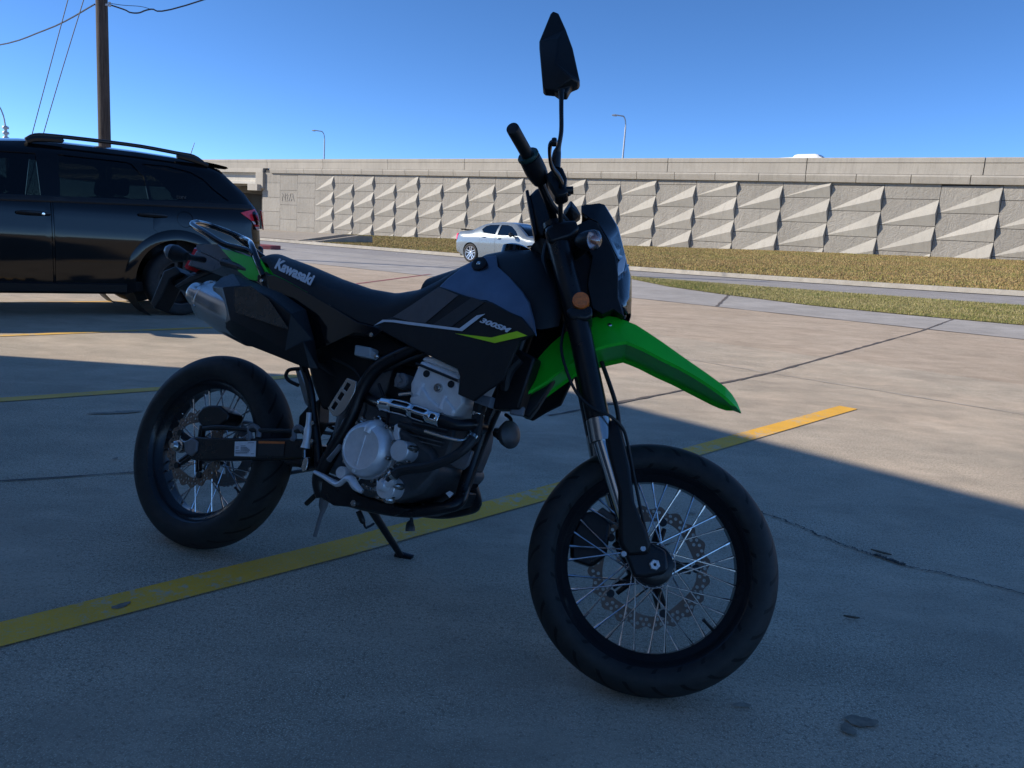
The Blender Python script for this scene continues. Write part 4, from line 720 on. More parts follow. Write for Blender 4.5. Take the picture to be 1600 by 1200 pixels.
def arc(cx, cz, r, a0, a1, n=12): return [(cx + r * math.cos(R(a0 + (a1 - a0) * i / n)), cz + r * math.sin(R(a0 + (a1 - a0) * i / n))) for i in range(n + 1)]
class Car:
    """side: closed outline (x,z) bottom included; upper: its upper run rear->front as indices; yp(z) half width"""
    def __init__(s, root, lower, upper, yp, plan, wins, doors, screens, paint, crown=.05, step=.09):
        s.root = root; s.upper = upper; out = upper + lower; s.out = out; s.yp = yp; s.plan = plan; s.wins = wins; s.paint = paint
        # distance to the upper outline rolls the side in
        up = [Vector(p) for p in upper]
        def dist(x, z):
            p = Vector((x, z)); d = 9
            for a, b_ in zip(up[:-1], up[1:]):
                t = max(0, min(1, (p - a).dot(b_ - a) / max((b_ - a).length_squared, 1e-9))); d = min(d, (p - a - (b_ - a) * t).length)
            return d
        def Y(x, z): d = dist(x, z); return float(np.interp(z, *yp)) * float(np.interp(x, *plan)) - .085 * math.exp(-d / .06)
        s.Y = Y
        pts = [Vector(p) for p in out]; n0 = len(pts); edges = [(i, (i + 1) % n0) for i in range(n0)]
        def dense(poly, st):
            o = []
            for i in range(len(poly)):
                a, b_ = Vector(poly[i]), Vector(poly[(i + 1) % len(poly)]); k = max(1, int((b_ - a).length / st)); o += [a + (b_ - a) * j / k for j in range(k)]
            return o
        regs = []
        for poly in list(wins.values()) + list(doors.values()):
            dp = dense(poly, .12); k = len(pts); pts += dp; edges += [(k + i, k + (i + 1) % len(dp)) for i in range(len(dp))]; regs.append([(p.x, p.y) for p in dp])
        xs = [p[0] for p in out]; zs = [p[1] for p in out]; x = min(xs)
        while x < max(xs):
            z = min(zs)
            while z < max(zs):
                if inpoly(x, z, out) and dist(x, z) > .03: pts.append(Vector((x, z)))
                z += step * .6
            x += step
        for p in upper:
            pass
        # extra row just inside the upper outline for the rounded shoulder
        for a, b_ in zip(up[:-1], up[1:]):
            t = (b_ - a).normalized(); nn = Vector((t.y, -t.x))
            for d in (.03, .075, .14):
                q = (a + b_) / 2 + nn * d
                if inpoly(q.x, q.y, out): pts.append(q)
        cv, ce, cf, _, _, _ = delaunay_2d_cdt(pts, edges, [tuple(range(n0))], 1, 1e-5)
        wl = list(wins.values()); dl = list(doors.values())
        def region(f):
            cx = sum(cv[i].x for i in f) / len(f); cz = sum(cv[i].y for i in f) / len(f)
            if not inpoly(cx, cz, out): return None
            for w in wl:
                if inpoly(cx, cz, w): return 'win'
            for i, dd in enumerate(dl):
                if inpoly(cx, cz, dd): return i
            return 'body'
        reg = [region(f) for f in cf]
        V = [(p.x, p.y) for p in cv]
        for side, sg in (('left', 1), ('right', -1)):
            vs_ = [(x, sg * Y(x, z), z) for x, z in V]
            if sg == 1: s.body = MB(); 
            s.body.add(vs_, [tuple(f) if sg < 0 else tuple(reversed(f)) for f, r_ in zip(cf, reg) if r_ == 'body'])
            for i, nm in enumerate(doors):
                mb = MB(); c = Vector((sum(p[0] for p in dl[i]) / len(dl[i]), sum(p[1] for p in dl[i]) / len(dl[i]))); k = .993
                mb.add([(c.x + (x - c.x) * k, y, c.y + (z - c.y) * k) for x, y, z in vs_], [tuple(f) if sg < 0 else tuple(reversed(f)) for f, r_ in zip(cf, reg) if r_ == i])
                used = sorted({q for f in mb.f for q in f}); mp = {q: j for j, q in enumerate(used)}; mb.v = [mb.v[q] for q in used]; mb.f = [tuple(mp[q] for q in f) for f in mb.f]
                o = mb.build('door', paint, root, ang=40, solid=.03 , recalc=False); o.modifiers['solid'].use_rim = False; setattr(s, nm + '_' + side, o)
        s.cross(upper, crown, screens)
    def cross(s, upper, crown, screens):
        rows = []; M = 13
        for i, (x, z) in enumerate(upper):
            a = Vector(upper[max(i - 1, 0)]); c = Vector(upper[min(i + 1, len(upper) - 1)]); t = (c - a).normalized(); nn = Vector((-t.y, t.x)); y = s.Y(x, z); r = []
            for j in range(M):
                u = -1 + 2 * j / (M - 1); k = crown * (1 - u * u) * (1 if z > .5 else .3); r.append((x + nn.x * k, y * u * -1, z + nn.y * k))
            rows.append(r)
        s.rows = rows
        m = MB(); gl = {}
        for i in range(len(rows) - 1):
            nm = screens.get(i)
            for j in range(M - 1):
                q = [rows[i][j], rows[i][j + 1], rows[i + 1][j + 1], rows[i + 1][j]]
                if nm and 0 < j < M - 2: gl.setdefault(nm, MB()).add(q, [(0, 1, 2, 3)])
                else: s.body.add(q, [(0, 1, 2, 3)])
        s.gl = gl
    def finish(s, glass, screen, solid=.02):
        s.body_o = s.body.build('body', s.paint, s.root, ang=40, recalc=False)
        for nm, poly in s.wins.items():
            for sg in (1, -1):
                b = MB(); pp = [(x, sg * (s.Y(x, z) - .012), z) for x, z in poly]
                b.sheet(pp, th=.004, dirv=(0, -sg, 0)); b.build('window', glass, s.root)
        for nm, b in s.gl.items(): b.build(nm, screen, s.root, solid=.005)
def car_wheel(root, x, y, r, w, sg, rim_m, spokes=5, rim_r=.66):
    b = MB(); h = w / 2; rr = r * rim_r
    b.lathe([(rr, -h * .80), (rr * 1.06, -h * .95), (r * .90, -h), (r * .975, -h * .86), (r, -h * .55), (r, h * .55), (r * .975, h * .86), (r * .90, h), (rr * 1.06, h * .95), (rr, h * .80)], (0, 0, 0), n=40)
    t = b.build('wheel', M_RUB, root, ang=50); t.location = (x, y, r)
    b = MB(); b.lathe([(rr, h * .82 * sg), (rr * 1.02, h * .86 * sg), (rr * .96, h * .84 * sg), (rr * .92, h * .55 * sg), (rr * .92, -h * .8 * sg)], n=40)
    for k in range(spokes):
        a = 2 * math.pi * k / spokes + .3; ca, sa = math.cos(a), math.sin(a)
        def P(rad, off, yy): return (rad * ca - off * sa, yy, rad * sa + off * ca)
        for o_ in (-.13, .13):
            yo = h * .62 * sg; yi = h * .2 * sg
            v = [P(rr * .16, rr * (o_ - .07), yo), P(rr * .16, rr * (o_ + .07), yo), P(rr * .95, rr * (o_ * 1.5 + .07), yo * 1.15), P(rr * .95, rr * (o_ * 1.5 - .07), yo * 1.15)]
            v += [(p[0], yi, p[2]) for p in v]; b.add(v, [(0, 1, 2, 3), (4, 7, 6, 5), (0, 4, 5, 1), (1, 5, 6, 2), (2, 6, 7, 3), (3, 7, 4, 0)])
    b.lathe([(0, h * .66 * sg), (rr * .13, h * .66 * sg), (rr * .24, h * .6 * sg), (rr * .26, h * .2 * sg)], n=20); b.build('rim', rim_m, t, ang=30)
    b = MB(); b.lathe([(0, h * .12 * sg), (rr * .9, h * .1 * sg)], n=30); b.build('brake_backing', M_DKPL, t); return t
def car_seat(root, x, y, z=.42, hr=True):
    b = MB(); b.box((x, y, z + .12), (.52, .5, .2)); b.box((x - .26, y, z + .45), (.16, .48, .62), Matrix.Rotation(R(-14), 3, 'Y'))
    if hr: b.box((x - .36, y, z + .86), (.1, .27, .19), Matrix.Rotation(R(-10), 3, 'Y'))
    return b.build('seat', M_SEATF, root, bevel=.05, seg=3)

# --- the black car at the left
SUV = empty('black_suv', (-4.333, 9.044, zt(*pq(-4.333, 9.044))), (0, 0, 3.881)); tag(SUV, 'glossy black family car parked nose in at the left with roof rails', 'car')
up = [(-.93, .42), (-1.0, .55), (-1.03, .75), (-1.02, .99), (-1.015, 1.146), (-.98, 1.225), (-.85, 1.395), (-.655, 1.57), (-.60, 1.628), (-.43, 1.680), (-.12, 1.703), (.25, 1.714), (.68, 1.714), (1.03, 1.708), (1.3, 1.692), (1.62, 1.65), (1.72, 1.625), (2.1, 1.42), (2.5, 1.13), (2.62, 1.10), (3.1, 1.06), (3.5, .99), (3.78, .88), (3.88, .70), (3.92, .55), (3.88, .36), (3.75, .26)]
lo = [(3.40, .25)] + arc(2.88, .37, .43, -14, 194, 14) + [(2.40, .23), (.50, .23)] + arc(-.03, .38, .45, -16, 196, 14) + [(-.55, .34), (-.80, .36)]
yp = ([.2, .35, .55, .80, 1.0, 1.08, 1.17, 1.35, 1.6, 1.72], [.86, .895, .91, .918, .905, .90, .872, .80, .695, .62])
plan = ([-1.05, -.98, -.8, -.4, .2, 2.6, 3.3, 3.7, 3.92], [.86, .91, .955, .985, 1, 1, .97, .90, .80])
wins = dict(a=[(1.245, 1.165), (1.245, 1.575), (1.60, 1.555), (1.78, 1.49), (2.05, 1.32), (2.26, 1.155)], b=[(1.075, 1.17), (1.05, 1.59), (.42, 1.592), (.37, 1.575), (.27, 1.45), (.255, 1.228)], c=[(.215, 1.228), (.262, 1.593), (.01, 1.600), (-.23, 1.563), (-.365, 1.497), (-.46, 1.40), (-.62, 1.285)])
doors = dict(front=[(1.165, .34), (1.165, 1.14), (2.32, 1.09), (2.36, .75), (2.33, .40), (2.28, .33)], rear=[(.16, .87), (.225, .92), (.21, 1.195), (1.15, 1.145), (1.15, .34), (.50, .34), (.47, .55), (.36, .73)])
suv = Car(SUV, lo, up, yp, plan, wins, doors, {6: 'rear_window', 16: 'windscreen', 17: 'windscreen'}, M_BLKCAR)
suv.finish(M_TINT, M_SCREEN)
for x in (-.06, 2.87):
    for sg in (1, -1): car_wheel(SUV, x, sg * .79, .36, .225, sg, M_DKALLOY)
for x, y in ((1.75, .38), (1.75, -.38)): car_seat(SUV, x, y)
for y in (.42, 0, -.42): car_seat(SUV, .75, y, .48)
for y in (.38, -.38): car_seat(SUV, -.1, y, .52)
b = MB(); b.box((1.4, 0, .30), (4.6, 1.5, .10)); b.box((2.4, 0, .78), (.5, 1.55, .5)); b.box((3.2, 0, .62), (1.2, 1.5, .5)); b.box((-.5, 0, .58), (.85, 1.4, .55)); b.build('underbody', M_DKPL, SUV)
for x in (2.87, -.03):
    for sg in (1, -1): b = MB(); b.lathe([(.47, 0), (.47, .40)], (x, .47 if sg > 0 else -.87, .38), n=20, a0=R(0), a1=R(180)); b.build('wheel_housing', M_DKPL, SUV)
for sg in (1, -1):
    b = MB(); y = .60 * sg; P = [(1.30, y, 1.70), (1.22, y, 1.752), (1.06, y, 1.768), (.67, y, 1.776), (.25, y, 1.776), (-.12, y, 1.754), (-.30, y, 1.742), (-.40, y, 1.69)]
    b.tube([(*p, .02) for p in P], n=10, sub=3); b.tube([(1.30, y, 1.69, .03), (1.20, y, 1.725, .034), (1.02, y, 1.735, .03), (.98, y, 1.72, .02)], n=8); b.tube([(-.12, y, 1.715, .02), (-.2, y, 1.72, .034), (-.36, y, 1.69, .03), (-.46, y, 1.66, .02)], n=8); b.build('roof_rail', M_BLKTRIM, SUV)
    # tail lamp wraps the corner
    lp = [(-.735, 1.165), (-.83, 1.195), (-.955, 1.222), (-1.00, 1.15), (-1.008, 1.0), (-.95, .985), (-.86, 1.065)]
    def lamp(poly, m, nm, out_): b_ = MB(); b_.sheet([(x, sg * (suv.Y(x, z) + out_), z) for x, z in poly], th=.03, dirv=(0, -sg, 0)); return b_.build(nm, m, SUV, bevel=.004)
    lamp([(-.735, 1.165), (-.83, 1.195), (-.955, 1.222), (-1.0, 1.15), (-1.006, 1.082), (-.868, 1.082)], M_REDL, 'tail_lamp', .012)
    lamp([(-.868, 1.080), (-1.006, 1.080), (-1.006, 1.045), (-.90, 1.045)], M_CLEARL, 'tail_lamp', .012)
    lamp([(-.90, 1.043), (-1.006, 1.043), (-1.007, 1.022), (-.918, 1.022)], M_REDL, 'tail_lamp', .012)
    lamp([(-.918, 1.020), (-1.007, 1.020), (-1.006, .985), (-.95, .98)], M_CLEARL, 'tail_lamp', .012)
    b = MB(); b.sheet([(-.975, sg * .865, 1.21), (-1.035, sg * .78, 1.20), (-1.045, sg * .78, 1.0), (-1.005, sg * .865, .99)], th=.04, dirv=(0, -sg, 0)); b.build('tail_lamp', M_REDL, SUV, bevel=.004)
    for nm, x, z in (('front', 1.33, 1.0), ('rear', .24, 1.062)):
        par = getattr(suv, nm + '_' + ('left' if sg > 0 else 'right')); y = suv.Y(x, z)
        b = MB(); b.tube([(x - .15, sg * (y + .012), z, .016), (x - .07, sg * (y + .035), z + .002, .024), (x + .05, sg * (y + .04), z + .002, .026), (x + .13, sg * (y + .012), z - .003, .018)], n=8, squash=.7); h = b.build('handle', M_BLKTRIM, par)
        if nm == 'front': b = MB(); b.lathe([(0, 0), (.013, 0), (.013, .012), (0, .013)], (x - .085, sg * (y + .05), z), (0, sg, 0), 14); b.build('lock', M_CHROME, par)
    b = MB(); b.sheet([(2.30, sg * .86, 1.16), (2.2, sg * 1.04, 1.17), (2.18, sg * 1.06, 1.28), (2.3, sg * 1.05, 1.31), (2.36, sg * .95, 1.24)], th=.12, dirv=(-.3, 0, 1)) if False else b.box((2.2, sg * 1.0, 1.2), (.12, .22, .16)); b.build('mirror', M_BLKCAR, SUV, bevel=.03)
    # crease strip under the windows, sill strip, arch lip
    b = MB(); b.grid([[(x, sg * (suv.Y(x, z + dz) + o_), z + dz) for dz, o_ in ((0, .002), (.014, .013), (.05, .013), (.062, .002))] for x, z in [(-.9 + .1 * i, np.interp(-.9 + .1 * i, [-.9, 1, 2.3], [1.205, 1.125, 1.06])) for i in range(33)]]); b.build('belt_strip', M_BLKTRIM, SUV)
    b = MB(); b.grid([[(x, sg * (suv.Y(x, z) + o_), z) for z, o_ in ((.245, .0), (.255, .03), (.33, .035), (.345, .0))] for x in fr(.5, 2.38, .1)]); b.build('sill', M_BLKTRIM, SUV)
    for cx in (-.03, 2.88):
        b = MB(); pts_ = [(cx + r_ * math.cos(R(t)), cx, r_, t) for t in range(-8, 190, 9) for r_ in (0,)]
        b.grid([[(cx + r_ * math.cos(R(t)), sg * (suv.Y(cx + r_ * math.cos(R(t)), .38 + r_ * math.sin(R(t))) + o_), .38 + r_ * math.sin(R(t))) for r_, o_ in ((.435, -.02), (.44, .012), (.49, .015), (.55, .001))] for t in range(-12, 194, 7)]); b.build('arch_lip', M_BLKCAR, SUV)
b = MB(); b.lathe([(.082, .001), (.084, .0035), (.087, .001)], (-.105, suv.Y(-.105, 1.045), 1.045), (0, 1, .05), 30); b.build('fuel_flap', M_BLKCAR, SUV)
b = MB(); b.grid([[(x, y, z + .02 * (1 - (y / .6) ** 2)) for y in np.linspace(-.58, .58, 9)] for x, z in ((-.40, 1.70), (-.55, 1.69), (-.68, 1.672), (-.70, 1.655), (-.66, 1.64), (-.5, 1.645))]); b.build('spoiler', M_BLKCAR, SUV)
b = MB(); b.tube([(-.34, .3, 1.70, .012), (-.36, .3, 1.74, .006), (-.42, .3, 1.92, .003)], n=6); b.build('aerial', M_BLKTRIM, SUV)
b = MB(); b.box((-1.0, 0, .62), (.12, 1.55, .36)); b.box((3.84, 0, .48), (.12, 1.5, .3)); b.build('bumper', M_BLKCAR, SUV, bevel=.04)
b = MB(); v, f = text_mesh('DXV', 0, .01, .5)
b.add([(-.04 - p[0] * .05, suv.Y(-.1, 1.26) + .001 * p[2] - .010, 1.262 + p[1] * .045) for p in v], f); b.build('window_sticker', M_DKALLOY, SUV, recalc=False)

# --- silver car on the road
SC = empty('silver_car', (-1.816 + .85 * NX, 27.985 + .85 * NY, .337), (0, -.012, -ANG)); tag(SC, 'pale silver blue four door car driving along the road in front of the wall', 'car')
up = [(-.62, .30), (-.80, .36), (-.86, .5), (-.85, .70), (-.80, .80), (-.745, 1.0), (-.71, 1.07), (-.52, 1.11), (-.14, 1.135), (-.04, 1.15), (.18, 1.27), (.44, 1.375), (.705, 1.425), (1.03, 1.445), (1.5, 1.44), (1.72, 1.415), (1.84, 1.385), (2.15, 1.19), (2.45, .99), (2.55, .96), (2.95, .92), (3.3, .85), (3.52, .75), (3.62, .6), (3.64, .45), (3.58, .28), (3.45, .2)]
lo = [(3.2, .2)] + arc(2.765, .335, .375, -20, 200, 14) + [(2.36, .19), (.41, .19)] + arc(0, .335, .375, -20, 200, 14) + [(-.42, .24)]
yp = ([.2, .4, .7, .88, .97, 1.1, 1.3, 1.45], [.82, .86, .895, .885, .865, .80, .69, .60]); plan = ([-.88, -.75, -.4, .2, 2.7, 3.3, 3.66], [.84, .92, .98, 1, 1, .94, .78])
wins = dict(a=[(.42, 1.18), (.55, 1.305), (.72, 1.345), (1.14, 1.36), (1.12, 1.015), (.56, 1.06)], b=[(1.22, 1.0), (1.225, 1.36), (1.52, 1.355), (1.72, 1.31), (1.98, 1.15), (2.12, 1.02), (2.1, .985)])
doors = dict(rear=[(.42, .50), (.46, .98), (.52, 1.035), (1.15, .99), (1.15, .27), (.56, .27), (.5, .38)], front=[(1.165, .27), (1.165, .98), (2.2, .95), (2.26, .7), (2.24, .27)])
sc = Car(SC, lo, up, yp, plan, wins, doors, {9: 'rear_window', 10: 'rear_window', 16: 'windscreen', 17: 'windscreen'}, M_SILCAR, crown=.04); sc.finish(M_CARGL, M_SCREEN)
for x in (0, 2.765):
    for sg in (1, -1): car_wheel(SC, x, sg * .77, .335, .215, sg, M_ALLOY, 5, .70)
for x in (1.75, .75):
    for y in (.36, -.36): car_seat(SC, x, y, .25)
b = MB(); b.box((1.4, 0, .27), (4.0, 1.45, .1)); b.box((2.95, 0, .55), (1.1, 1.4, .5)); b.box((-.35, 0, .6), (.7, 1.4, .5)); b.box((2.35, 0, .75), (.3, 1.4, .35)); b.build('underbody', M_DKPL, SC)
for sg in (1, -1):
    b = MB(); b.sheet([(-.70, sg * (sc.Y(-.7, 1.0) + .012), 1.02), (-.80, sg * (sc.Y(-.8, .9) + .012), 1.01), (-.845, sg * (sc.Y(-.84, .8) + .012), .80), (-.74, sg * (sc.Y(-.74, .8) + .012), .78)], th=.05, dirv=(0, -sg, 0)); b.build('tail_lamp', M_REDL, SC, bevel=.01)
    for x, z, p in ((.62, .93, 'rear'), (1.32, .885, 'front')):
        b = MB(); y = sc.Y(x, z); b.tube([(x - .1, sg * (y + .01), z, .014), (x, sg * (y + .035), z, .02), (x + .1, sg * (y + .01), z, .014)], n=8); b.build('handle', M_SILCAR, getattr(sc, p + '_' + ('left' if sg > 0 else 'right')))
    b = MB(); b.tube([(1.98, sg * .86, .97, .02), (1.99, sg * .95, 1.0, .04), (1.97, sg * 1.03, 1.02, .085), (1.97, sg * 1.1, 1.01, .05)], n=10); b.build('mirror', M_BLKTRIM, SC)
b = MB(); b.grid([[(x, y, z) for y in np.linspace(-.68, .68, 7)] for x, z in ((-.16, 1.165), (-.45, 1.175), (-.66, 1.165), (-.69, 1.15), (-.6, 1.135))]); b.build('boot_spoiler', M_BLKTRIM, SC)

# --- white van on the highway, only its roof shows
_v = Wz(P_WALL + 6.5, 19.3 - 37.9, cap(19.3) + .45)
VN = empty('white_van', _v, (0, 0, -ANG)); tag(VN, 'white van on the highway with only its rounded roof above the barrier', 'van')
up = [(-2.4, .4), (-2.5, .6), (-2.5, 1.6), (-2.4, 1.72), (-.9, 1.76), (-.78, 1.90), (-.6, 1.95), (.55, 1.95), (.75, 1.9), (.9, 1.76), (1.0, 1.74), (1.5, 1.2), (2.3, 1.05), (2.5, .7), (2.5, .4)]
lo = [(2.2, .3)] + arc(1.6, .36, .42, -10, 190, 8) + [(1.1, .3), (-1.1, .3)] + arc(-1.6, .36, .42, -10, 190, 8) + [(-2.1, .3)]
vn = Car(VN, lo, up, ([.3, .8, 1.2, 1.95], [.9, .95, .95, .78]), ([-2.5, -2.2, 2.1, 2.5], [.95, 1, 1, .85]), dict(a=[(.5, 1.2), (.5, 1.6), (.95, 1.58), (1.25, 1.22)]), dict(front=[(.4, .4), (.4, 1.15), (1.35, 1.1), (1.2, .75)]), {10: 'windscreen'}, M_WHITE); vn.finish(M_CARGL, M_SCREEN)
for x in (-1.6, 1.6):
    for sg in (1, -1): car_wheel(VN, x, sg * .8, .35, .22, sg, M_ALLOY)
# ------------------------------------------------------------------ the motorcycle
BK = empty('motorcycle', (-0.97901304, 2.27283301, 0), (-0.30568395, 0, -0.46487061))
tag(BK, 'black and green street motorcycle with spoked wheels leaning on its side stand', 'motorcycle')
WB, RF, RR_, RAKE, TRAIL, STEER = 1.445, .293, .307, R(25.5), .071, 0.34390304
SA = Vector((WB + TRAIL, 0, 0)); SAX = Vector((-math.sin(RAKE), 0, math.cos(RAKE))); SM = Matrix.Rotation(STEER, 3, SAX)
def st(p): return SM @ (Vector(p[:3]) - SA) + SA          # turned with the handlebar
K_PLA = mat('matt black plastic', (.0075, .008, .0095), .40, spec=.32, vscale=60, bump=.25, bscale=900, dust=.04)
K_GLOSS = mat('gloss black plastic', (.004, .0045, .006), .10, spec=.4, coat=.15, vscale=5, rvar=.05, dust=.02)
K_TANK = mat('satin grey black panel', (.125, .142, .18), .32, .8, vscale=9, rvar=.04)
K_SEAT = mat('black seat vinyl', (.011, .012, .0145), .50, spec=.4, vscale=80, bump=.4, bscale=700)
K_GREEN = mat('green plastic', (.012, .56, .022), .36, vscale=7, var=.08, rvar=.05, coat=.06, spec=.35)
K_LIME = mat('lime decal', (.55, .85, .01), .4, var=.03)
K_SILV = mat('silver decal', (.66, .70, .76), .35, .1, var=.05)
K_GREYD = mat('grey decal', (.10, .105, .12), .34, .4, var=.1)
K_STRIPE = mat('dark grey decal', (.025, .026, .03), .5)
K_PATCH = mat('glossy grey patch', (.019, .017, .017), .16, vscale=26, var=.6, rvar=.12)
K_FRAME = mat('black frame paint', (.008, .0085, .0105), .30, spec=.4, vscale=20, dust=.05)
K_ALU = mat('cast engine aluminium', (.74, .73, .74), .40, .45, vscale=40, var=.10, bump=.15, bscale=500, dust=.08)
K_ALUD = mat('grey engine casting', (.19, .19, .20), .5, .45, vscale=30, var=.2, bump=.2, bscale=400, dust=.15)
K_CASE = mat('dark grey crankcase', (.075, .077, .082), .5, .35, vscale=30, var=.25, bump=.25, bscale=300, dust=.2)
K_HEAD = mat('silver head casting', (.74, .72, .71), .48, .3, vscale=40, var=.08, bump=.15, bscale=500)
K_STEEL = mat('brushed steel', (.56, .53, .50), .24, 1, vscale=18, var=.06, rvar=.03)
K_CHROME = mat('bike chrome', (.72, .71, .70), .10, 1, var=.03, rvar=.05)
K_DISC = mat('brake disc steel', (.20, .14, .105), .42, .4, vscale=25, var=.12)
K_SPOKE = mat('spoke steel', (.66, .66, .67), .22, 1, var=.04)
K_RUBH = mat('black rubber hose', (.012, .012, .013), .55)
K_RIM = mat('black rim', (.012, .013, .016), .24, .2, vscale=14, dust=.03, rvar=.08)
K_ORANGE = mat('orange reflector', (.80, .17, .010), .2, coat=.8, vscale=120, var=.3)
K_AMBER = mat('orange bulb', (.75, .2, .08), .3)
K_LABEL = mat('white label', (.68, .69, .72), .5); K_LABTXT = mat('label print', (.12, .12, .14), .6); K_LABOR = mat('orange label', (.55, .14, .03), .5); K_LABDK = mat('dark label', (.02, .02, .022), .4)
K_GRIPG = mat('speckled dark green flange', (.008, .045, .036), .5, vscale=260, var=.8)
K_TOP = mat('grey fender plastic', (.15, .16, .18), .3, vscale=20, dust=.12)
K_HORN = mat('grey horn', (.075, .075, .077), .45, .5)
K_GREYBOX = mat('grey tank plastic', (.30, .33, .35), .45, var=.1)
K_RUBCAP = mat('grey boot rubber', (.16, .16, .17), .7)
def mat_lens():
    m, g = newmat('clear lens'); g.n.remove(g.b); o = g.n['Material Output']
    t = g.new('ShaderNodeBsdfTransparent'); t.inputs[0].default_value = (.82, .84, .86, 1); gl = g.new('ShaderNodeBsdfGlossy'); gl.inputs['Roughness'].default_value = .05
    f = g.new('ShaderNodeFresnel'); f.inputs[0].default_value = 1.5; mx = g.new('ShaderNodeMixShader'); g.ln(g.math('ADD', f.outputs[0], .10), mx.inputs[0]); g.ln(t.outputs[0], mx.inputs[1]); g.ln(gl.outputs[0], mx.inputs[2]); g.ln(mx.outputs[0], o.inputs[0]); return m
K_LENS = mat_lens()
def mat_tread():
    m, g = newmat('road tyre rubber'); v = g.coord(); sx = g.n.new('ShaderNodeSeparateXYZ'); g.ln(v, sx.inputs[0])
    a = g.math('ARCTAN2', sx.outputs[2], sx.outputs[0]); ay = g.math('ABSOLUTE', sx.outputs[1])
    t = g.math('ADD', g.math('MULTIPLY', a, 26 / (2 * math.pi)), g.math('MULTIPLY', ay, 22)); fr_ = g.math('FRACT', t)
    gv = g.math('LESS_THAN', g.math('ABSOLUTE', g.math('SUBTRACT', fr_, .5)), .085)
    gv = g.math('MULTIPLY', gv, g.math('GREATER_THAN', ay, .012)); gv = g.math('MULTIPLY', gv, g.math('LESS_THAN', ay, .0535))
    n = g.noise(40, 5, .7, v); c = g.ramp(n, [(.35, (.017, .017, .0175)), (.7, (.029, .0285, .028))]); c = g.mix(gv, c, (.002, .002, .002))
    d = g.ramp(g.noise(7, 6, .7, v), [(.5, (0, 0, 0)), (.75, (.16, .16, .16))]); c = g.mix(d, c, (.09, .085, .08))
    g.ln(c, g.b.inputs['Base Color']); g.b.inputs['Roughness'].default_value = .62; g.b.inputs['Specular IOR Level'].default_value = .35
    g.bump(g.math('SUBTRACT', g.math('MULTIPLY', n, .08), gv), .9, .003); return m
K_TYRE = mat_tread()

def T3(l): return [tuple(p) for p in l]
def part(mb, name, m, parent=BK, **k): return mb.build(name, m, parent, **k)
def both(mb, name, m, **k): part(mb, name, m, **k); part(mb.flipped(), name, m, **k)
def tube(name, key, m, mir=False, parent=BK, n=12, steer=False, sub=5, squash=1):
    b = MB(); b.tube(D[key], n=n, sub=sub, squash=squash)
    if steer: c = MB(); c.v = list(b.v); c.f = b.f; c.mi = b.mi; c.xf(st); o = part(c, name, m, parent)
    else: o = part(b, name, m, parent)
    if mir:
        f = b.flipped()
        if steer: f.xf(st)
        part(f, name, m, parent)
    return o
def sheet(name, key, m, th=.004, inner=(), mir=False, steer=False, bevel=.0015, parent=BK, holes=(), push=0, ang=35):
    b = MB(); P = [(p[0], p[1] - push, p[2]) for p in D[key]]; b.sheet(P, inner, th, holes=holes); o = None
    f = b.flipped() if mir else None
    if steer: b.xf(st)
    o = part(b, name, m, parent, bevel=bevel, ang=ang)
    if mir:
        if steer: f.xf(st)
        part(f, name, m, parent, bevel=bevel, ang=ang)
    return o
def cyl(name, key, prof, m, i=0, steer=False, axis=(0, 1, 0), parent=BK, n=32, bevel=0):
    """prof in (radius factor, offset outward in m) round the traced centre"""
    p = D[key][i]; b = MB(); b.lathe([(p[3] * r, -h) for r, h in prof], p[:3], axis, n)
    if steer: b.xf(st)
    return part(b, name, m, parent, ang=30, bevel=bevel)
def chull(v): return v

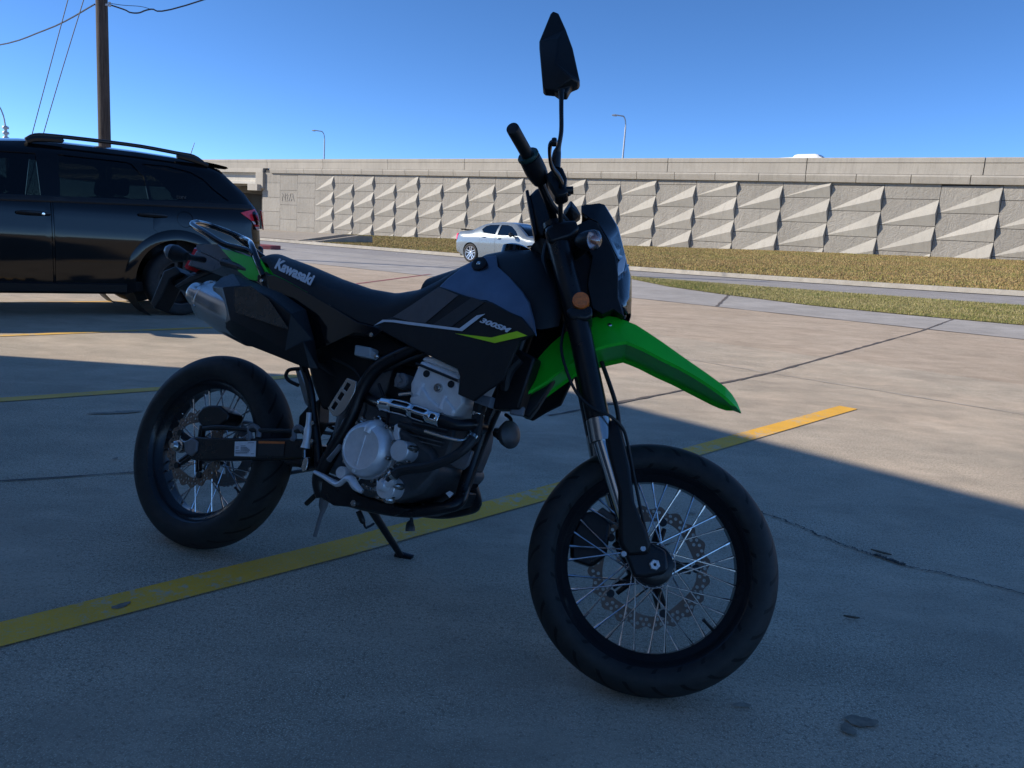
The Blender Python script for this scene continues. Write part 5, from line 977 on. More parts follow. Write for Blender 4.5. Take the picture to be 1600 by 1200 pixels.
# --- wheels
def wheel(name, loc, rot, Rt, wt, hr, disc_r, disc_y, disc_ri, rim_hw, nw):
    root = None; b = MB(); rf = .2315; ri = .197
    hw = rim_hw
    b.lathe([(rf, -hw), (rf - .004, -hw - .003), (rf - .011, -hw + .002), (rf - .016, -hw + .012), (ri + .012, -.026), (ri, -.016), (ri, .016), (ri + .012, .026), (rf - .016, hw - .012), (rf - .011, hw - .002), (rf - .004, hw + .003), (rf, hw), (rf - .008, hw - .006), (ri + .016, .018), (ri + .012, 0), (ri + .016, -.018), (rf - .008, -hw + .006)], n=96, closed=True)
    root = b.build(name, K_RIM, BK, ang=40); root.location = loc; root.rotation_euler = rot
    b = MB(); prof = []
    for i in range(25):
        t = -math.pi / 2 * 1.32 + math.pi * 1.32 * i / 24; hh = (Rt - .222) * .60
        prof.append((Rt - hh + hh * math.cos(t), wt / 2 * math.sin(t) if abs(t) < math.pi / 2 else wt / 2 * math.sin(t)))
    prof = [(.222, -hw + .004)] + prof + [(.222, hw - .004)]
    b.lathe(prof, n=128); b.build('tyre', K_TYRE, root, ang=60)
    b = MB(); b.lathe([(0, -.052), (.020, -.052), (.022, -.038), (.042, -.037), (.043, -.030), (.024, -.026), (.021, 0), (.024, .026), (.043, .030), (.044, .038), (.022, .040), (.020, .056), (0, .056)], n=40); b.build('hub', K_FRAME, root, ang=30)
    # 36 spokes: one of each of the four slants, the rest copies
    protos = []
    for k in range(36):
        side = -1 if k % 2 else 1; lean = 1 if (k // 2) % 2 else -1
        a1 = 2 * math.pi * k / 36; a0 = a1 - lean * R(58)
        if k < 4:
            A_ = Vector((.040 * math.cos(a0 - a1), side * .034, .040 * math.sin(a0 - a1))); B_ = Vector((.1985, side * .007, 0)); C_ = A_.lerp(B_, .90)
            q = MB(); q.tube([(*A_, .0022), (*B_, .0022)], n=6, sub=1); q.tube([(*C_, .0033), (*B_, .0036)], n=6, sub=1)
            o = q.build('spoke', K_SPOKE, root); protos.append(o)
        else: o = protos[k % 4].copy(); COL.objects.link(o); o.parent = root
        o.rotation_euler = (0, -a1, 0)
    # wave disc with drilled holes
    out = []; N = nw * 16
    for i in range(N):
        t = 2 * math.pi * i / N; out.append(((disc_r - .005 + .005 * math.cos(nw * t)) * math.cos(t), disc_y, (disc_r - .005 + .005 * math.cos(nw * t)) * math.sin(t)))
    holes = []
    nh = nw * 3
    for row, (rr, ph) in enumerate(((disc_r - .014, 0), (disc_r - .026, .5))):
        for i in range(nh):
            if row == 1 and i % 3 == 2: continue
            t = 2 * math.pi * (i + ph) / nh; holes.append([(rr * math.cos(t) + .0044 * math.cos(u), disc_y, rr * math.sin(t) + .0044 * math.sin(u)) for u in np.linspace(0, 2 * math.pi, 8, endpoint=False)])
    NI = 96; holes.append([((disc_ri + .004 * math.cos(5 * 2 * math.pi * i / NI)) * math.cos(2 * math.pi * i / NI), disc_y, (disc_ri + .004 * math.cos(5 * 2 * math.pi * i / NI)) * math.sin(2 * math.pi * i / NI)) for i in range(NI)])
    b = MB(); b.sheet(out, (), .0045, holes=holes); b.build('brake_disc', K_DISC, root, ang=30)
    b = MB(); sg = 1 if disc_y > 0 else -1
    for k in range(5):
        a = 2 * math.pi * k / 5 + .2
        for da in (-.16, .16):
            ca, sa = math.cos(a + da), math.sin(a + da); c2, s2 = math.cos(a), math.sin(a)
            b.tube([(.030 * ca, disc_y * .85, .030 * sa, .008), ((disc_ri - .012) * math.cos(a + da * .5), disc_y, (disc_ri - .012) * math.sin(a + da * .5), .006)], n=6, sub=1)
        b.lathe([(0, -.004), (.010, -.004), (.010, .006), (.005, .007), (0, .005)], ((disc_ri + .001) * c2, disc_y, (disc_ri + .001) * s2), (0, 1, 0), 14)
    b.lathe([(.024, -.008), (.036, -.008), (.036, .006), (.024, .006)], (0, disc_y * .85, 0), (0, 1, 0), 30, closed=True); b.build('disc_carrier', K_FRAME, root, ang=30)
    b = MB(); a = R(-33); b.tube([(.197 * math.cos(a), -.004, .197 * math.sin(a), .004), (.175 * math.cos(a), -.008, .175 * math.sin(a), .0035), (.166 * math.cos(a), -.010, .166 * math.sin(a), .0045)], n=8); b.build('valve', K_RUBH, root)
    return root
_c = st((WB, 0, RF)); FWH = wheel('front_wheel', _c, SM.to_euler(), RF, .113, 0, .150, .062, .113, .043, 20)
RWH = wheel('rear_wheel', (0, 0, RR_), (0, 0, 0), RR_, .134, 0, .121, -.068, .086, .050, 18)
b = MB(); n = 42
pr = [((.105 + (.006 if i % 2 else 0)) * math.cos(math.pi * i / n), .066, (.105 + (.006 if i % 2 else 0)) * math.sin(math.pi * i / n)) for i in range(2 * n)]
b.sheet(pr, (), .007, holes=[[(.07 * math.cos(t), .066, .07 * math.sin(t)) for t in np.linspace(0, 2 * math.pi, 30, endpoint=False)]])
for k in range(5): b.tube([(.03 * math.cos(1.257 * k), .066, .03 * math.sin(1.257 * k), .008), (.08 * math.cos(1.257 * k), .07, .08 * math.sin(1.257 * k), .009)], n=6, sub=1)
b.build('sprocket', K_ALUD, RWH)

# --- fork, clamps, brakes
for sg in (1, -1):
    def SD(l): return [(p[0], p[1] * sg * -1 if False else p[1] * (1 if sg > 0 else -1), p[2]) + tuple(p[3:]) for p in l]
    b = MB(); f = D['fork_r']; b.tube([(*p[:3], .0285) for p in SD(f)], n=24, sub=1); b.tube([SD(f)[0][:3] + (.031,), tuple(Vector(SD(f)[0][:3]).lerp(Vector(SD(f)[1][:3]), .25)) + (.031,)], n=24, sub=1); b.xf(st); fk = part(b, 'fork_leg', K_FRAME, ang=40)
    b = MB(); p0, p1 = SD(D['collar']); b.tube([(*p0[:3], .0300), (*p1[:3], .0290)], n=24, sub=1); b.xf(st); part(b, 'fork_collar', K_STEEL, parent=fk, ang=40)
    b = MB(); q0, q1 = SD(D['slider']); b.tube([(*q0[:3], .0205), (*Vector(q0[:3]).lerp(Vector(q1[:3]), .80), .0205)], n=24, sub=1); b.xf(st); part(b, 'fork_slider', K_CHROME, parent=fk)
    b = MB(); G = SD(D['guard']); n_ = len(G); cx = sum(p[0] for p in G) / n_; cz = sum(p[2] for p in G) / n_
    b.sheet([(p[0], p[1], p[2]) for p in G], [], .05, dirv=(0, sg, 0)); b.xf(st); part(b, 'fork_guard', K_PLA, parent=fk, bevel=.008, seg=3)
    b = MB(); G = SD(D['axle_clamp']); b.prism([(p[0], p[1] - sg * .012, p[2]) for p in G], (0, .055 * sg, 0)); b.xf(st); part(b, 'axle_clamp', K_FRAME, parent=fk, bevel=.007, seg=3)
    for p in D['clamp_bolts']: b = MB(); b.lathe([(0, .004), (.006, .004), (.0075, 0), (.0075, -.012)][::1], (p[0], -.125 * sg, p[2]), (0, -sg, 0), 12); b.xf(st); part(b, 'bolt', K_STEEL, parent=fk, ang=30)
b = MB(); p = D['axle_nut'][0]; b.lathe([(.004, -.012), (.004, .004), (.011, .004), (.0125, -.002), (.0125, -.02)], (p[0], -.122, p[2]), (0, -1, 0), 6); b.xf(st); part(b, 'axle_nut', K_ALU, ang=20)
for sg in (-1, 1): b = MB(); b.lathe([(.018, 0), (.048, 0), (.046, .010), (.03, .018), (.018, .018)], (WB, sg * .058, RF), (0, sg, 0), 40, closed=True); b.xf(st); part(b, 'hub_cover', K_FRAME, ang=30)
b = MB(); b.lathe([(.0505, -.0), (.0525, .001), (.0525, -.006), (.0505, -.006)], (WB, -.060, RF), (0, -1, 0), 48, closed=True); b.xf(st); part(b, 'hub_ring', K_ALU)
for key, nm in (('clamp_up', 'upper_clamp'), ('clamp_lo', 'lower_clamp')):
    b = MB(); P = D[key]; b.prism([(p[0], -.132, p[2]) for p in P], (0, .264, 0)); b.xf(st); part(b, nm, K_FRAME, bevel=.009, seg=3)
cyl('reflector', 'reflector', [(0, .004), (.82, .004), (.84, .002), (1, .002), (1.05, -.004), (1.05, -.03)], K_ORANGE, steer=True)
b = MB(); b.tube(D['stem'], n=16, sub=1); part(b.xf(st), 'steering_stem', K_FRAME)
# front caliper on the left leg
b = MB(); c = Vector((WB - .155, .075, RF + .03)); a = R(-8)
b.prism([(c.x + x, .045, c.z + z) for x, z in ((-.035, -.06), (.02, -.065), (.05, -.03), (.045, .05), (.01, .075), (-.035, .06), (-.05, 0))], (0, .075, 0)); b.xf(st); part(b, 'front_caliper', K_FRAME, bevel=.01, seg=3)
b = MB(); b.prism([(WB - .10, .082, RF + .10), (WB - .14, .082, RF + .12), (WB - .17, .082, RF + .08), (WB - .12, .082, RF + .03)], (0, .014, 0)); b.xf(st); part(b, 'caliper_bracket', K_ALUD, bevel=.004)
# brake lines and cables
for key, nm, m in (('brakeline', 'sensor_cable', K_RUBH), ('brakel2', 'brake_hose', K_RUBH), ('bline', 'brake_hose', K_RUBH), ('cables1', 'throttle_cable', K_RUBH), ('cables2', 'wiring', K_RUBH), ('silver_cable', 'cable_clip', K_STEEL)): tube(nm, key, m, steer=True, n=8)
b = MB(); b.tube([(1.22, .085, .68, .004), (1.262, .10, .58, .004), (1.275, .105, .48, .004), (1.235, .10, .40, .004), (1.235, .09, .35, .004), (1.27, .085, .33, .004)], n=8); part(b.xf(st), 'brake_hose', K_RUBH)

# --- front fender: side band, crease, skirt, both sides, thin shell
def resamp(pts, n):
    P = [Vector(p[:3]) for p in pts]; L = [0]
    for a, c in zip(P[:-1], P[1:]): L.append(L[-1] + (c - a).length)
    o = []
    for i in range(n):
        t = L[-1] * i / (n - 1); j = max(k for k in range(len(L)) if L[k] <= t + 1e-9); j = min(j, len(P) - 2); o.append(P[j].lerp(P[j + 1], (t - L[j]) / max(L[j + 1] - L[j], 1e-9)))
    return o
def rows_of(keys, n): return [resamp(D[k], n) for k in keys]
t_, m_, l_ = rows_of(('fender_top', 'fender_mid', 'fender_low'), 30)
b = MB(); rows = []
for i in range(30):
    k = 1 if 0 < i < 28 else 0; a, c = m_[i], t_[i]; e = a + Vector((0, .004 * k, -.007 * k)); g_ = a + Vector((0, .012 * k, .002 * k))
    half = [g_, e, a, c, Vector((c.x, c.y * .45, c.z + .004 * k))]; rows.append(half + [Vector((p.x, -p.y, p.z)) for p in reversed(half)])
b.grid(rows, closed=True); b.f += [tuple(range(10))]; b.mi += [0]; b.xf(st); part(b, 'front_fender', K_GREEN, ang=14, bevel=.0)
for f_ in (.36, .46):
    i = int(30 * f_); q = (m_[i] * .35 + t_[i] * .65); c = MB(); c.lathe([(0, .003), (.004, .003), (.006, .001), (.006, -.006)], q, (0, -1, .6), 12); part(c.xf(st), 'bolt', K_STEEL)
b = MB(); b.prism([(p[0], -.02, p[2]) for p in D['flap']], (0, .04, 0)); part(b.xf(st), 'fender_flap', K_PLA, bevel=.006)
b = MB(); b.prism([(p[0], -.064, p[2]) for p in D['flap_tab']], (0, .012, 0)); part(b.xf(st), 'fender_tab', K_TOP, bevel=.004)

# --- headlight mask, lens, turn signals
P = D['mask']; nP = len(P)
b = MB(); b.sheet([p[:3] for p in P], [], .016); b2 = b.flipped(); b.add(b2.v, b2.f)
edge = [P[i] for i in (0, 1, 2, 3, 4, 5)]
rows = [[Vector((p[0] + (.010 if i > 1 else 0) * (1 - u * u), p[1] * u * -1 * -1, p[2] + (.006 if i <= 2 else 0) * (1 - u * u))) for u in np.linspace(1, -1, 9)] for i, p in enumerate(edge)]
b.grid(rows); part(b.xf(st), 'headlight_mask', K_GLOSS, bevel=.002, ang=30)
P = D['mask_body']
b = MB(); b.sheet([p[:3] for p in P], [], .012); b2 = b.flipped(); b.add(b2.v, b2.f); b.prism([(p[0] * .985 + 1.17 * .015, -.07, p[2] * .985 + 1.0 * .015) for p in P], (0, .14, 0)); b.box((1.145, 0, .955), (.10, .13, .17), Matrix.Rotation(R(-25), 3, 'Y')); part(b.xf(st), 'headlight_shell', K_PLA, bevel=.003)
sheet('headlight_trim', 'lens_side', K_GLOSS, th=.02, mir=True, steer=True)
L_ = D['lens_front']; Sx = D['lens_side']; back = [Sx[0], Sx[1], Sx[2], Sx[3], Sx[4]]
rows = []
for p, q in zip(L_, back):
    r = []
    for u in np.linspace(-1, 1, 11):
        k = abs(u) ** 2.2; r.append(Vector((p[0] * (1 - k) + q[0] * k, .062 * u, p[2] * (1 - k) + q[2] * k)))
    rows.append(r)
b = MB(); b.grid(rows); lens = part(b.xf(st), 'headlight_lens', K_LENS, solid=.003, ang=50)
cx = sum(p[0] for p in L_) / 5 - .045; 
b = MB(); b.lathe([(.048, .028), (.040, .0), (.015, -.02), (0, -.022)], (cx, 0, L_[2][2] - .01), (1, 0, -.1), 30); b.build('reflector_bowl', K_CHROME, lens) if False else part(b.xf(st), 'headlight_bowl', K_CHROME, ang=50)
b = MB(); b.sheet([(L_[0][0] - .005, -.064, L_[0][2]), (L_[1][0] - .012, -.066, L_[1][2]), (L_[2][0] - .022, -.066, L_[2][2] - .01), (L_[2][0] - .035, -.068, L_[2][2] - .03), (Sx[1][0] + .003, -.070, L_[2][2] + .005)], [], .004); part(b.xf(st), 'lens_glint', K_SILV, bevel=.002)  # silver sheet stands in for the pale reflection beside the lens
for sg in (1, -1):
    F = [(p[0], p[1] * sg, p[2], p[3]) for p in D['fsig']]
    b = MB(); c = Vector(F[1][:3]); b.tube([(c.x - .055, -.055 * sg, c.z - .005, .010), (c.x - .03, -.10 * sg, c.z, .012), (c.x - .012, -.155 * sg, c.z, .014)], n=10)
    sx_ = Vector((.85, -.5 * (1 if F[1][1] < 0 else -1), 0)); b.lathe([(0, -.050), (.010, -.047), (.019, -.034), (.024, -.014), (.0255, .0)], c, sx_, 24); sgn = part(b.xf(st), 'turn_signal', K_PLA, ang=50)
    b = MB(); b.lathe([(.0255, 0), (.025, .006), (.021, .014), (.012, .019), (0, .020)], c, sx_, 24); part(b.xf(st), 'signal_lens', K_LENS, parent=sgn, ang=60)
    b = MB(); b.lathe([(0, -.002), (.010, 0), (.012, .008), (.006, .016), (0, .017)], c, sx_, 16); part(b.xf(st), 'bulb', K_AMBER, parent=sgn, ang=60)
    b = MB(); b.lathe([(.0245, -.001), (.018, -.004), (0, -.006)], c, sx_, 24); part(b.xf(st), 'signal_reflector', M_CLEARL, parent=sgn, ang=60)

# --- handlebar, controls, mirrors
H = D['handlebar']
b = MB(); b.tube([(*p[:3], .011) for p in H] + [(*[p[0], -p[1], p[2]], .011) for p in reversed(H[:-1])], n=14); hb = part(b.xf(st), 'handlebar', K_FRAME)
g0, g1 = D['grip']
for sg in (1, -1):
    def mi(p): return (p[0], p[1] * sg, p[2])
    b = MB(); A_, B_ = Vector(mi(g0)), Vector(mi(g1)); d = (B_ - A_)
    pts_ = [(A_, .0125), (A_ + d * .01, .0145)] + [(A_ + d * (.04 + .9 * k / 8), .0150) for k in range(9)] + [(B_, .0155)]
    b.tube([(*p, r) for p, r in pts_], n=20, sub=1); part(b.xf(st), 'grip', K_RUBH, ang=50)
    f0, f1 = D['flange']; A_, B_ = Vector(mi(f0)), Vector(mi(f1)); ax = (B_ - A_).normalized()
    b = MB(); b.lathe([(.013, -.006), (.024, -.006), (.0265, -.003), (.0265, .002), (.024, .005), (.013, .005)], A_, ax, 28, closed=True); part(b.xf(st), 'grip_flange', K_GRIPG, ang=40)
    b = MB(); b.tube([(*mi(p), p[3]) for p in D['throttle_h']], n=16); part(b.xf(st), 'switch_housing', K_PLA)
    b = MB(); b.tube([(*mi(p), p[3]) for p in D['lever']], n=10, squash=.75); b.lathe([(0, -.008), (.009, -.005), (.010, 0), (.009, .005), (0, .008)], mi(D['lever'][0]), (1, 0, .2), 12); part(b.xf(st), 'brake_lever' if sg > 0 else 'clutch_lever', K_FRAME)
    M_ = D['mstem']
    if sg > 0:
        b = MB(); b.tube(M_, n=12); part(b.xf(st), 'mirror_stem', K_FRAME)
b = MB(); b.prism([(p[0], p[1] + .005, p[2]) for p in D['master']], (0, .045, 0)); part(b.xf(st), 'master_cylinder', K_FRAME, bevel=.006)
b = MB(); b.tube(D['banjo'], n=10, sub=1); part(b.xf(st), 'banjo_fitting', K_FRAME)
b = MB(); Mi = D['mirror']; cxm = sum(p[0] for p in Mi) / len(Mi); czm = sum(p[2] for p in Mi) / len(Mi)
b.sheet([p[:3] for p in Mi], [(p[0], p[1] + .022, p[2]) for p in D['mirror_in']], .026); mr = part(b.xf(st), 'mirror', K_PLA, bevel=.005, seg=3, ang=25)
b = MB(); b.sheet([(cxm + (p[0] - cxm) * .93, -.3035, czm + (p[2] - czm) * .93) for p in Mi], [], .001); part(b.xf(st), 'mirror_glass', K_CHROME, parent=mr)
F = D['fsig_l']
b = MB(); c = Vector((sum(p[0] for p in F) / 6, .12, sum(p[2] for p in F) / 6)); b.sheet([(p[0], .10, p[2]) for p in F], [(c.x, .07, c.z)], .03); part(b.xf(st), 'key_cover', K_PLA, bevel=.005, ang=20)  # dark faceted piece taken for the left mirror
b = MB(); b.prism([(p[0], -.055, p[2]) for p in D['steerhead']], (0, .11, 0)); part(b.xf(st), 'handlebar_clamp', K_FRAME, bevel=.012, seg=3)
b = MB(); b.prism([(p[0], -.06, p[2]) for p in D['gauge']], (0, .12, 0)); part(b.xf(st), 'instrument_panel', K_PLA, bevel=.003)

# --- tank, seat, panels
ci = D['tank_in']
sheet('tank_cover', 'tank_cover', K_TANK, .007, [p[:3] for p in ci], mir=True, bevel=.003, ang=50)
cyl('screw', 'tank_cover', [(0, .001), (.5, .001)], K_PLA) if False else None
low = D['lower_panel']; lx = min(p[0] for p in low)
sheet('side_shroud', 'lower_panel', K_PLA, .01, mir=True, bevel=.003)
for key, m, nm in (('dec_grey', K_GREYD, 'grey_decal'), ('dec_stripe', K_STRIPE, 'dark_decal'), ('dec_silver', K_SILV, 'silver_decal'), ('dec_lime', K_LIME, 'lime_decal')): sheet(nm, key, m, .0012, bevel=0, push=.0006 if nm in ('silver_decal', 'lime_decal') else 0)
for key, m, nm in (('dec_grey', K_GREYD, 'grey_decal'), ('dec_silver', K_SILV, 'silver_decal'), ('dec_lime', K_LIME, 'lime_decal')):
    b = MB(); b.sheet([(p[0], p[1] - .001, p[2]) for p in D[key]], [], .0012); part(b.flipped(), nm, m)
p0, p1 = [Vector(p) for p in D['text300']]; lettering('model_lettering', '300SM', p0 + Vector((0, -.0012, 0)), p1 + Vector((0, -.0012, 0)), (.004, 0, .0112), K_SILV, BK, shear=.25, bold=.04)
q = D['tank_in'][0]; q = Vector((.884, -.112, .955))
for sg in (1, -1):
    b = MB(); b.lathe([(.0, .0015), (.008, .0035), (.015, .004), (.021, .002), (.021, -.01)], (q.x, q.y * sg, q.z), (0, -sg, .35), 24); sc_ = part(b, 'screw_cup', K_PLA)
    b = MB(); b.lathe([(0, .006), (.004, .006), (.006, .004), (.006, 0)], (q.x, q.y * sg, q.z), (0, -sg, .35), 14); part(b, 'bolt', K_STEEL, parent=sc_)
# tank body: rows across, bottom to bottom
TK = [(.70, .86, .93, .10), (.78, .86, .965, .105), (.86, .86, 1.012, .115), (.93, .84, 1.030, .125), (.99, .82, 1.030, .14), (1.05, .80, 1.008, .15), (1.10, .80, .965, .14), (1.13, .82, .92, .10)]
b = MB(); rows = []
for x, z0, z1, w in TK:
    r = []
    for k in range(17):
        t = math.pi * k / 16; c, s = math.cos(t), math.sin(t); r.append((x, w * .82 * math.copysign(abs(c) ** .85, c) * -1, z0 + (z1 - z0) * abs(s) ** .75))
    rows.append(r)
b.grid(rows); o_ = part(b, 'fuel_tank', K_PLA, ang=50)
b = MB(); b.lathe([(0, .022), (.03, .022), (.04, .016), (.042, -.01)], (.925, 0, 1.022), (0, 0, 1), 30); part(b, 'tank_cap', K_GLOSS, ang=40)
b = MB()
sp = D['seat_top']; xs = [p[0] for p in sp]; zs = [p[2] for p in sp]; lp = D['seat_low']; lxs = [p[0] for p in lp]; lzs = [p[2] for p in lp]
o1 = np.argsort(lxs); lxs = [lxs[i] for i in o1]; lzs = [lzs[i] for i in o1]
rows = []
for x in np.linspace(.115, .835, 34):
    zt_ = float(np.interp(x, xs, zs)); zb = min(float(np.interp(x, lxs, lzs)), zt_ - .035); w = float(np.interp(x, [.1, .2, .35, .5, .65, .84], [.105, .125, .132, .125, .112, .095])); r = []
    for k in range(21):
        t = math.pi * k / 20; c, s = math.cos(t), math.sin(t); r.append((x, -w * math.copysign(abs(c) ** .55, c), zb + (zt_ - zb) * abs(s) ** .62 + .012 * (abs(s) ** 6)))
    rows.append(r)
b.grid(rows); b.f += [tuple(range(21)), tuple(len(rows) * 21 - 21 + i for i in reversed(range(21)))]; b.mi += [0, 0]; part(b, 'seat', K_SEAT, ang=55, bevel=0)
k0, k1 = [Vector(p) for p in D['textK']]; lettering('maker_lettering', 'Kawasaki', k0 + Vector((0, -.011, 0)), k1 + Vector((0, -.007, 0)), (.006, .004, .030), K_SILV, BK, nrm=(0, -1, .15), bold=.04)
sheet('side_panel', 'side_panel', K_GLOSS, .006, mir=True)
b = MB(); b.prism([(p[0], -.07, p[2]) for p in D['box_air']], (0, .14, 0)); part(b, 'airbox', K_PLA, bevel=.01)

# --- tail
sheet('tail_panel', 'tail_green', K_GREEN, .006, mir=True, bevel=.002)
sheet('tail_trim', 'tail_green2', K_GREEN, .006, mir=True)
b = MB(); P = D['tail_top']; b.sheet([p[:3] for p in P], [], .006); fl = b.flipped(); b.add(fl.v, fl.f)
top = [P[7], P[0], P[1], P[2], P[3], P[4]]
b.grid([[(p[0], p[1] * u, p[2] + .012 * (1 - u * u)) for u in np.linspace(1, -1, 9)] for p in top]); part(b, 'rear_fender', K_TOP, ang=35, bevel=.002)
b = MB(); b.prism([(p[0], -.066, p[2]) for p in D['tail_low']], (0, .132, 0)); part(b, 'tail_housing', K_TOP, bevel=.004)
b = MB(); b.prism([(p[0], p[1], p[2]) for p in D['taillight']], (0, .10, 0)); part(b, 'tail_lamp', M_REDL, bevel=.004)
for sg in (1, -1):
    Q = [(p[0], p[1] * sg, p[2]) for p in D['rsig']]; c = Vector(Q[1])
    b = MB(); b.tube([(*Q[3], .010), (*Vector(Q[3]).lerp(Vector(Q[2]), .6), .009), (*Q[2], .012)], n=10); b.tube([(*Q[2], .013), (*c.lerp(Vector(Q[2]), .4), .022), (c.x, c.y, c.z, .026), (c.x - .012, c.y - .006 * sg, c.z + .002, .024)], n=16); s_ = part(b, 'turn_signal', K_PLA)
    b = MB(); b.tube([(c.x - .012, c.y - .006 * sg, c.z + .002, .0245), (c.x - .022, c.y - .012 * sg, c.z + .004, .020), (c.x - .030, c.y - .017 * sg, c.z + .005, .010)], n=16); part(b, 'signal_lens', K_TOP, parent=s_)
b = MB(); b.prism([(p[0], -.04, p[2]) for p in D['plate_arm']], (0, .08, 0)); part(b, 'plate_holder', K_PLA, bevel=.004)
b = MB(); b.prism([(p[0], -.03, p[2]) for p in D['plate_br']], (0, .06, 0)); part(b, 'plate_bracket', K_PLA, bevel=.004)
tube('plate_stay', 'plate_link', K_PLA, n=8)
b = MB(); b.tube([(*p[:3], .0095) for p in D['rack_r']], n=14); part(b, 'rack_rail', K_GLOSS)
b = MB(); b.tube([(*p[:3], .0095) for p in D['rack_l']], n=14); rk = part(b, 'rack_rail', K_GLOSS)
b = MB(); q = D['rack_l'][3]; b.tube([(q[0], .105, q[2], .0095), (q[0] + .05, .11, q[2] - .02, .0095), (D['rack_l'][-1][0], .125, D['rack_l'][-1][2], .0095)], n=12); part(b, 'rack_leg', K_GLOSS)
b = MB(); b.box((D['rack_r'][4][0] + .0, 0, D['rack_r'][4][2] - .004), (.05, .2, .004), Matrix.Rotation(R(20), 3, 'Y')); part(b, 'rack_plate', K_PLA, bevel=.001)
sheet('rack_foot', 'rack_foot', K_FRAME, .012, mir=True)
b = MB(); p = D['rack_foot'][5]; b.lathe([(0, .004), (.005, .004), (.0075, 0), (.0075, -.02)], (p[0] - .006, -.133, p[2] + .012), (0, -1, 0), 12); part(b, 'bolt', K_STEEL)

# --- muffler
Mf = D['muffler']; p2 = Vector(D['mtip'][2][:3]); p5 = Vector(Mf[5][:3]); ax = (p5 - p2).normalized(); Lm = (p5 - p2).length
b = MB(); r0 = .064; b.lathe([(.030, .01), (.030, -.062), (.036, -.064), (.038, -.058), (.038, .0), (r0 * .93, .002), (r0 * .98, .004), (r0, .014), (r0 * 1.0, .020), (r0 * 1.12, .09), (r0 * 1.16, .12), (r0 * 1.14, Lm), (r0 * .7, Lm + .09), (.022, Lm + .12)], p2, ax, 48); mu = part(b, 'muffler', K_STEEL, ang=35)
b = MB(); b.lathe([(r0 * 1.0, .016), (r0 * 1.02, .018), (r0 * 1.02, .024), (r0 * 1.0, .026)], p2, ax, 48); part(b, 'seam_ring', K_STEEL, parent=mu)
b = MB(); b.lathe([(0, -.02), (.029, -.02), (.029, -.046)], p2, ax, 30); part(b, 'outlet', M_DKPL, parent=mu)
u_ = ax.cross(Vector((0, 1, 0))).normalized(); 
for t in (-.5, 1.0): b = MB(); dd = (Vector((0, -1, 0)) * math.cos(t) + u_ * math.sin(t)); b.lathe([(0, .004), (.004, .004), (.005, 0)], p2 + ax * .02 + dd * r0 * 1.0, dd, 10); part(b, 'rivet', K_STEEL, parent=mu)
sheet('muffler_guard', 'mguard', K_PLA, .008, [p[:3] for p in D['mguard_in']], bevel=.003, ang=12)
b = MB(); P = [Vector(p[:3]) for p in D['dec_patch']]; b.sheet([(p.x, p.y, p.z) for p in P], [], .001); part(b, 'heat_patch', K_PATCH)

# --- frame
tube('frame_spar', 'spar', K_FRAME, mir=True); tube('down_tube', 'downtube', K_FRAME, mir=False); tube('subframe_rail', 'subframe', K_FRAME, mir=True); tube('subframe_stay', 'subframe2', K_FRAME, mir=True)
b = MB(); dt = D['downtube']; b.tube([(p[0], -p[1] if abs(p[1]) > .005 else .0, p[2], p[3]) for p in dt[4:]], n=12); part(b, 'cradle_tube', K_FRAME)
b = MB(); b.prism([(p[0], -.05, p[2]) for p in D['skid']], (0, .09, 0)); part(b, 'skid_plate', K_PLA, bevel=.008)
sheet('engine_mount', 'engine_guard', K_FRAME, .02, mir=True, bevel=.004)
sheet('frame_tag', 'white_tag', K_LABEL, .002, bevel=0, push=.012)

# --- engine
b = MB(); b.prism([(p[0], -.135, p[2]) for p in D['crankcase']], (0, .27, 0)); part(b, 'crankcase', K_CASE, bevel=.014, seg=3)
c1, c2 = D['clutch']; cc = Vector(((c1[0] + c2[0]) / 2, 0, (c1[2] + c2[2]) / 2))
b = MB(); b.lathe([(.078, -.12), (.078, -.150), (.0745, -.154), (.073, -.166), (.068, -.178), (.056, -.189), (.0545, -.1895), (.0535, -.1880), (.050, -.187), (0, -.187)], (cc.x, 0, cc.z), (0, 1, 0), 64); cl = part(b, 'clutch_cover', K_ALU, ang=30)
b = MB(); q = D['clutch_lobe'][0]; b.tube([(q[0] + .004, -.150, q[2] + .001, .019), (q[0], -.176, q[2] - .004, .016), (q[0] - .002, -.186, q[2] - .022, .010)], n=14); part(b, 'cover_lobe', K_ALU, parent=cl)
b = MB()
for dx, dz, w, h in ((-.001, -.012, .007, .075), (-.006, -.050, .010, .011), (-.008, -.068, .010, .013)): b.box((cc.x + dx, -.1875, cc.z + dz + .01), (w, .003, h), Matrix.Rotation(R(6), 3, 'Y')); part(b, 'cover_rib', K_ALU, parent=cl, bevel=.001); b = MB()
for k in range(9): a = 2 * math.pi * (k + .3) / 9; b = MB(); b.lathe([(0, .006), (.004, .006), (.0055, .003), (.0055, -.01), (.0085, -.012), (.0085, -.04)], (cc.x + .0835 * math.cos(a), -.150, cc.z + .0835 * math.sin(a)), (0, -1, 0), 10); part(b, 'bolt', K_STEEL, parent=cl, ang=30)
def cap_(key, r, d, nm, m, dome=0, bolts=0):
    p = D[key][0]; b = MB(); b.lathe([(0, d + dome), (r * .6, d + dome * .8), (r * .93, d), (r, d - .003), (r, -.09)], p[:3], (0, -1, 0), 40); o = part(b, nm, m, ang=30)
    for k in range(bolts): a = 2 * math.pi * (k + .2) / bolts; b = MB(); b.lathe([(0, .004), (.004, .004), (.0055, 0), (.0075, -.004), (.0085, -.03)], (p[0] + (r + .003) * math.cos(a), p[1] + .004, p[2] + (r + .003) * math.sin(a)), (0, -1, 0), 10); part(b, 'bolt', K_STEEL, parent=o, ang=30)
    return o
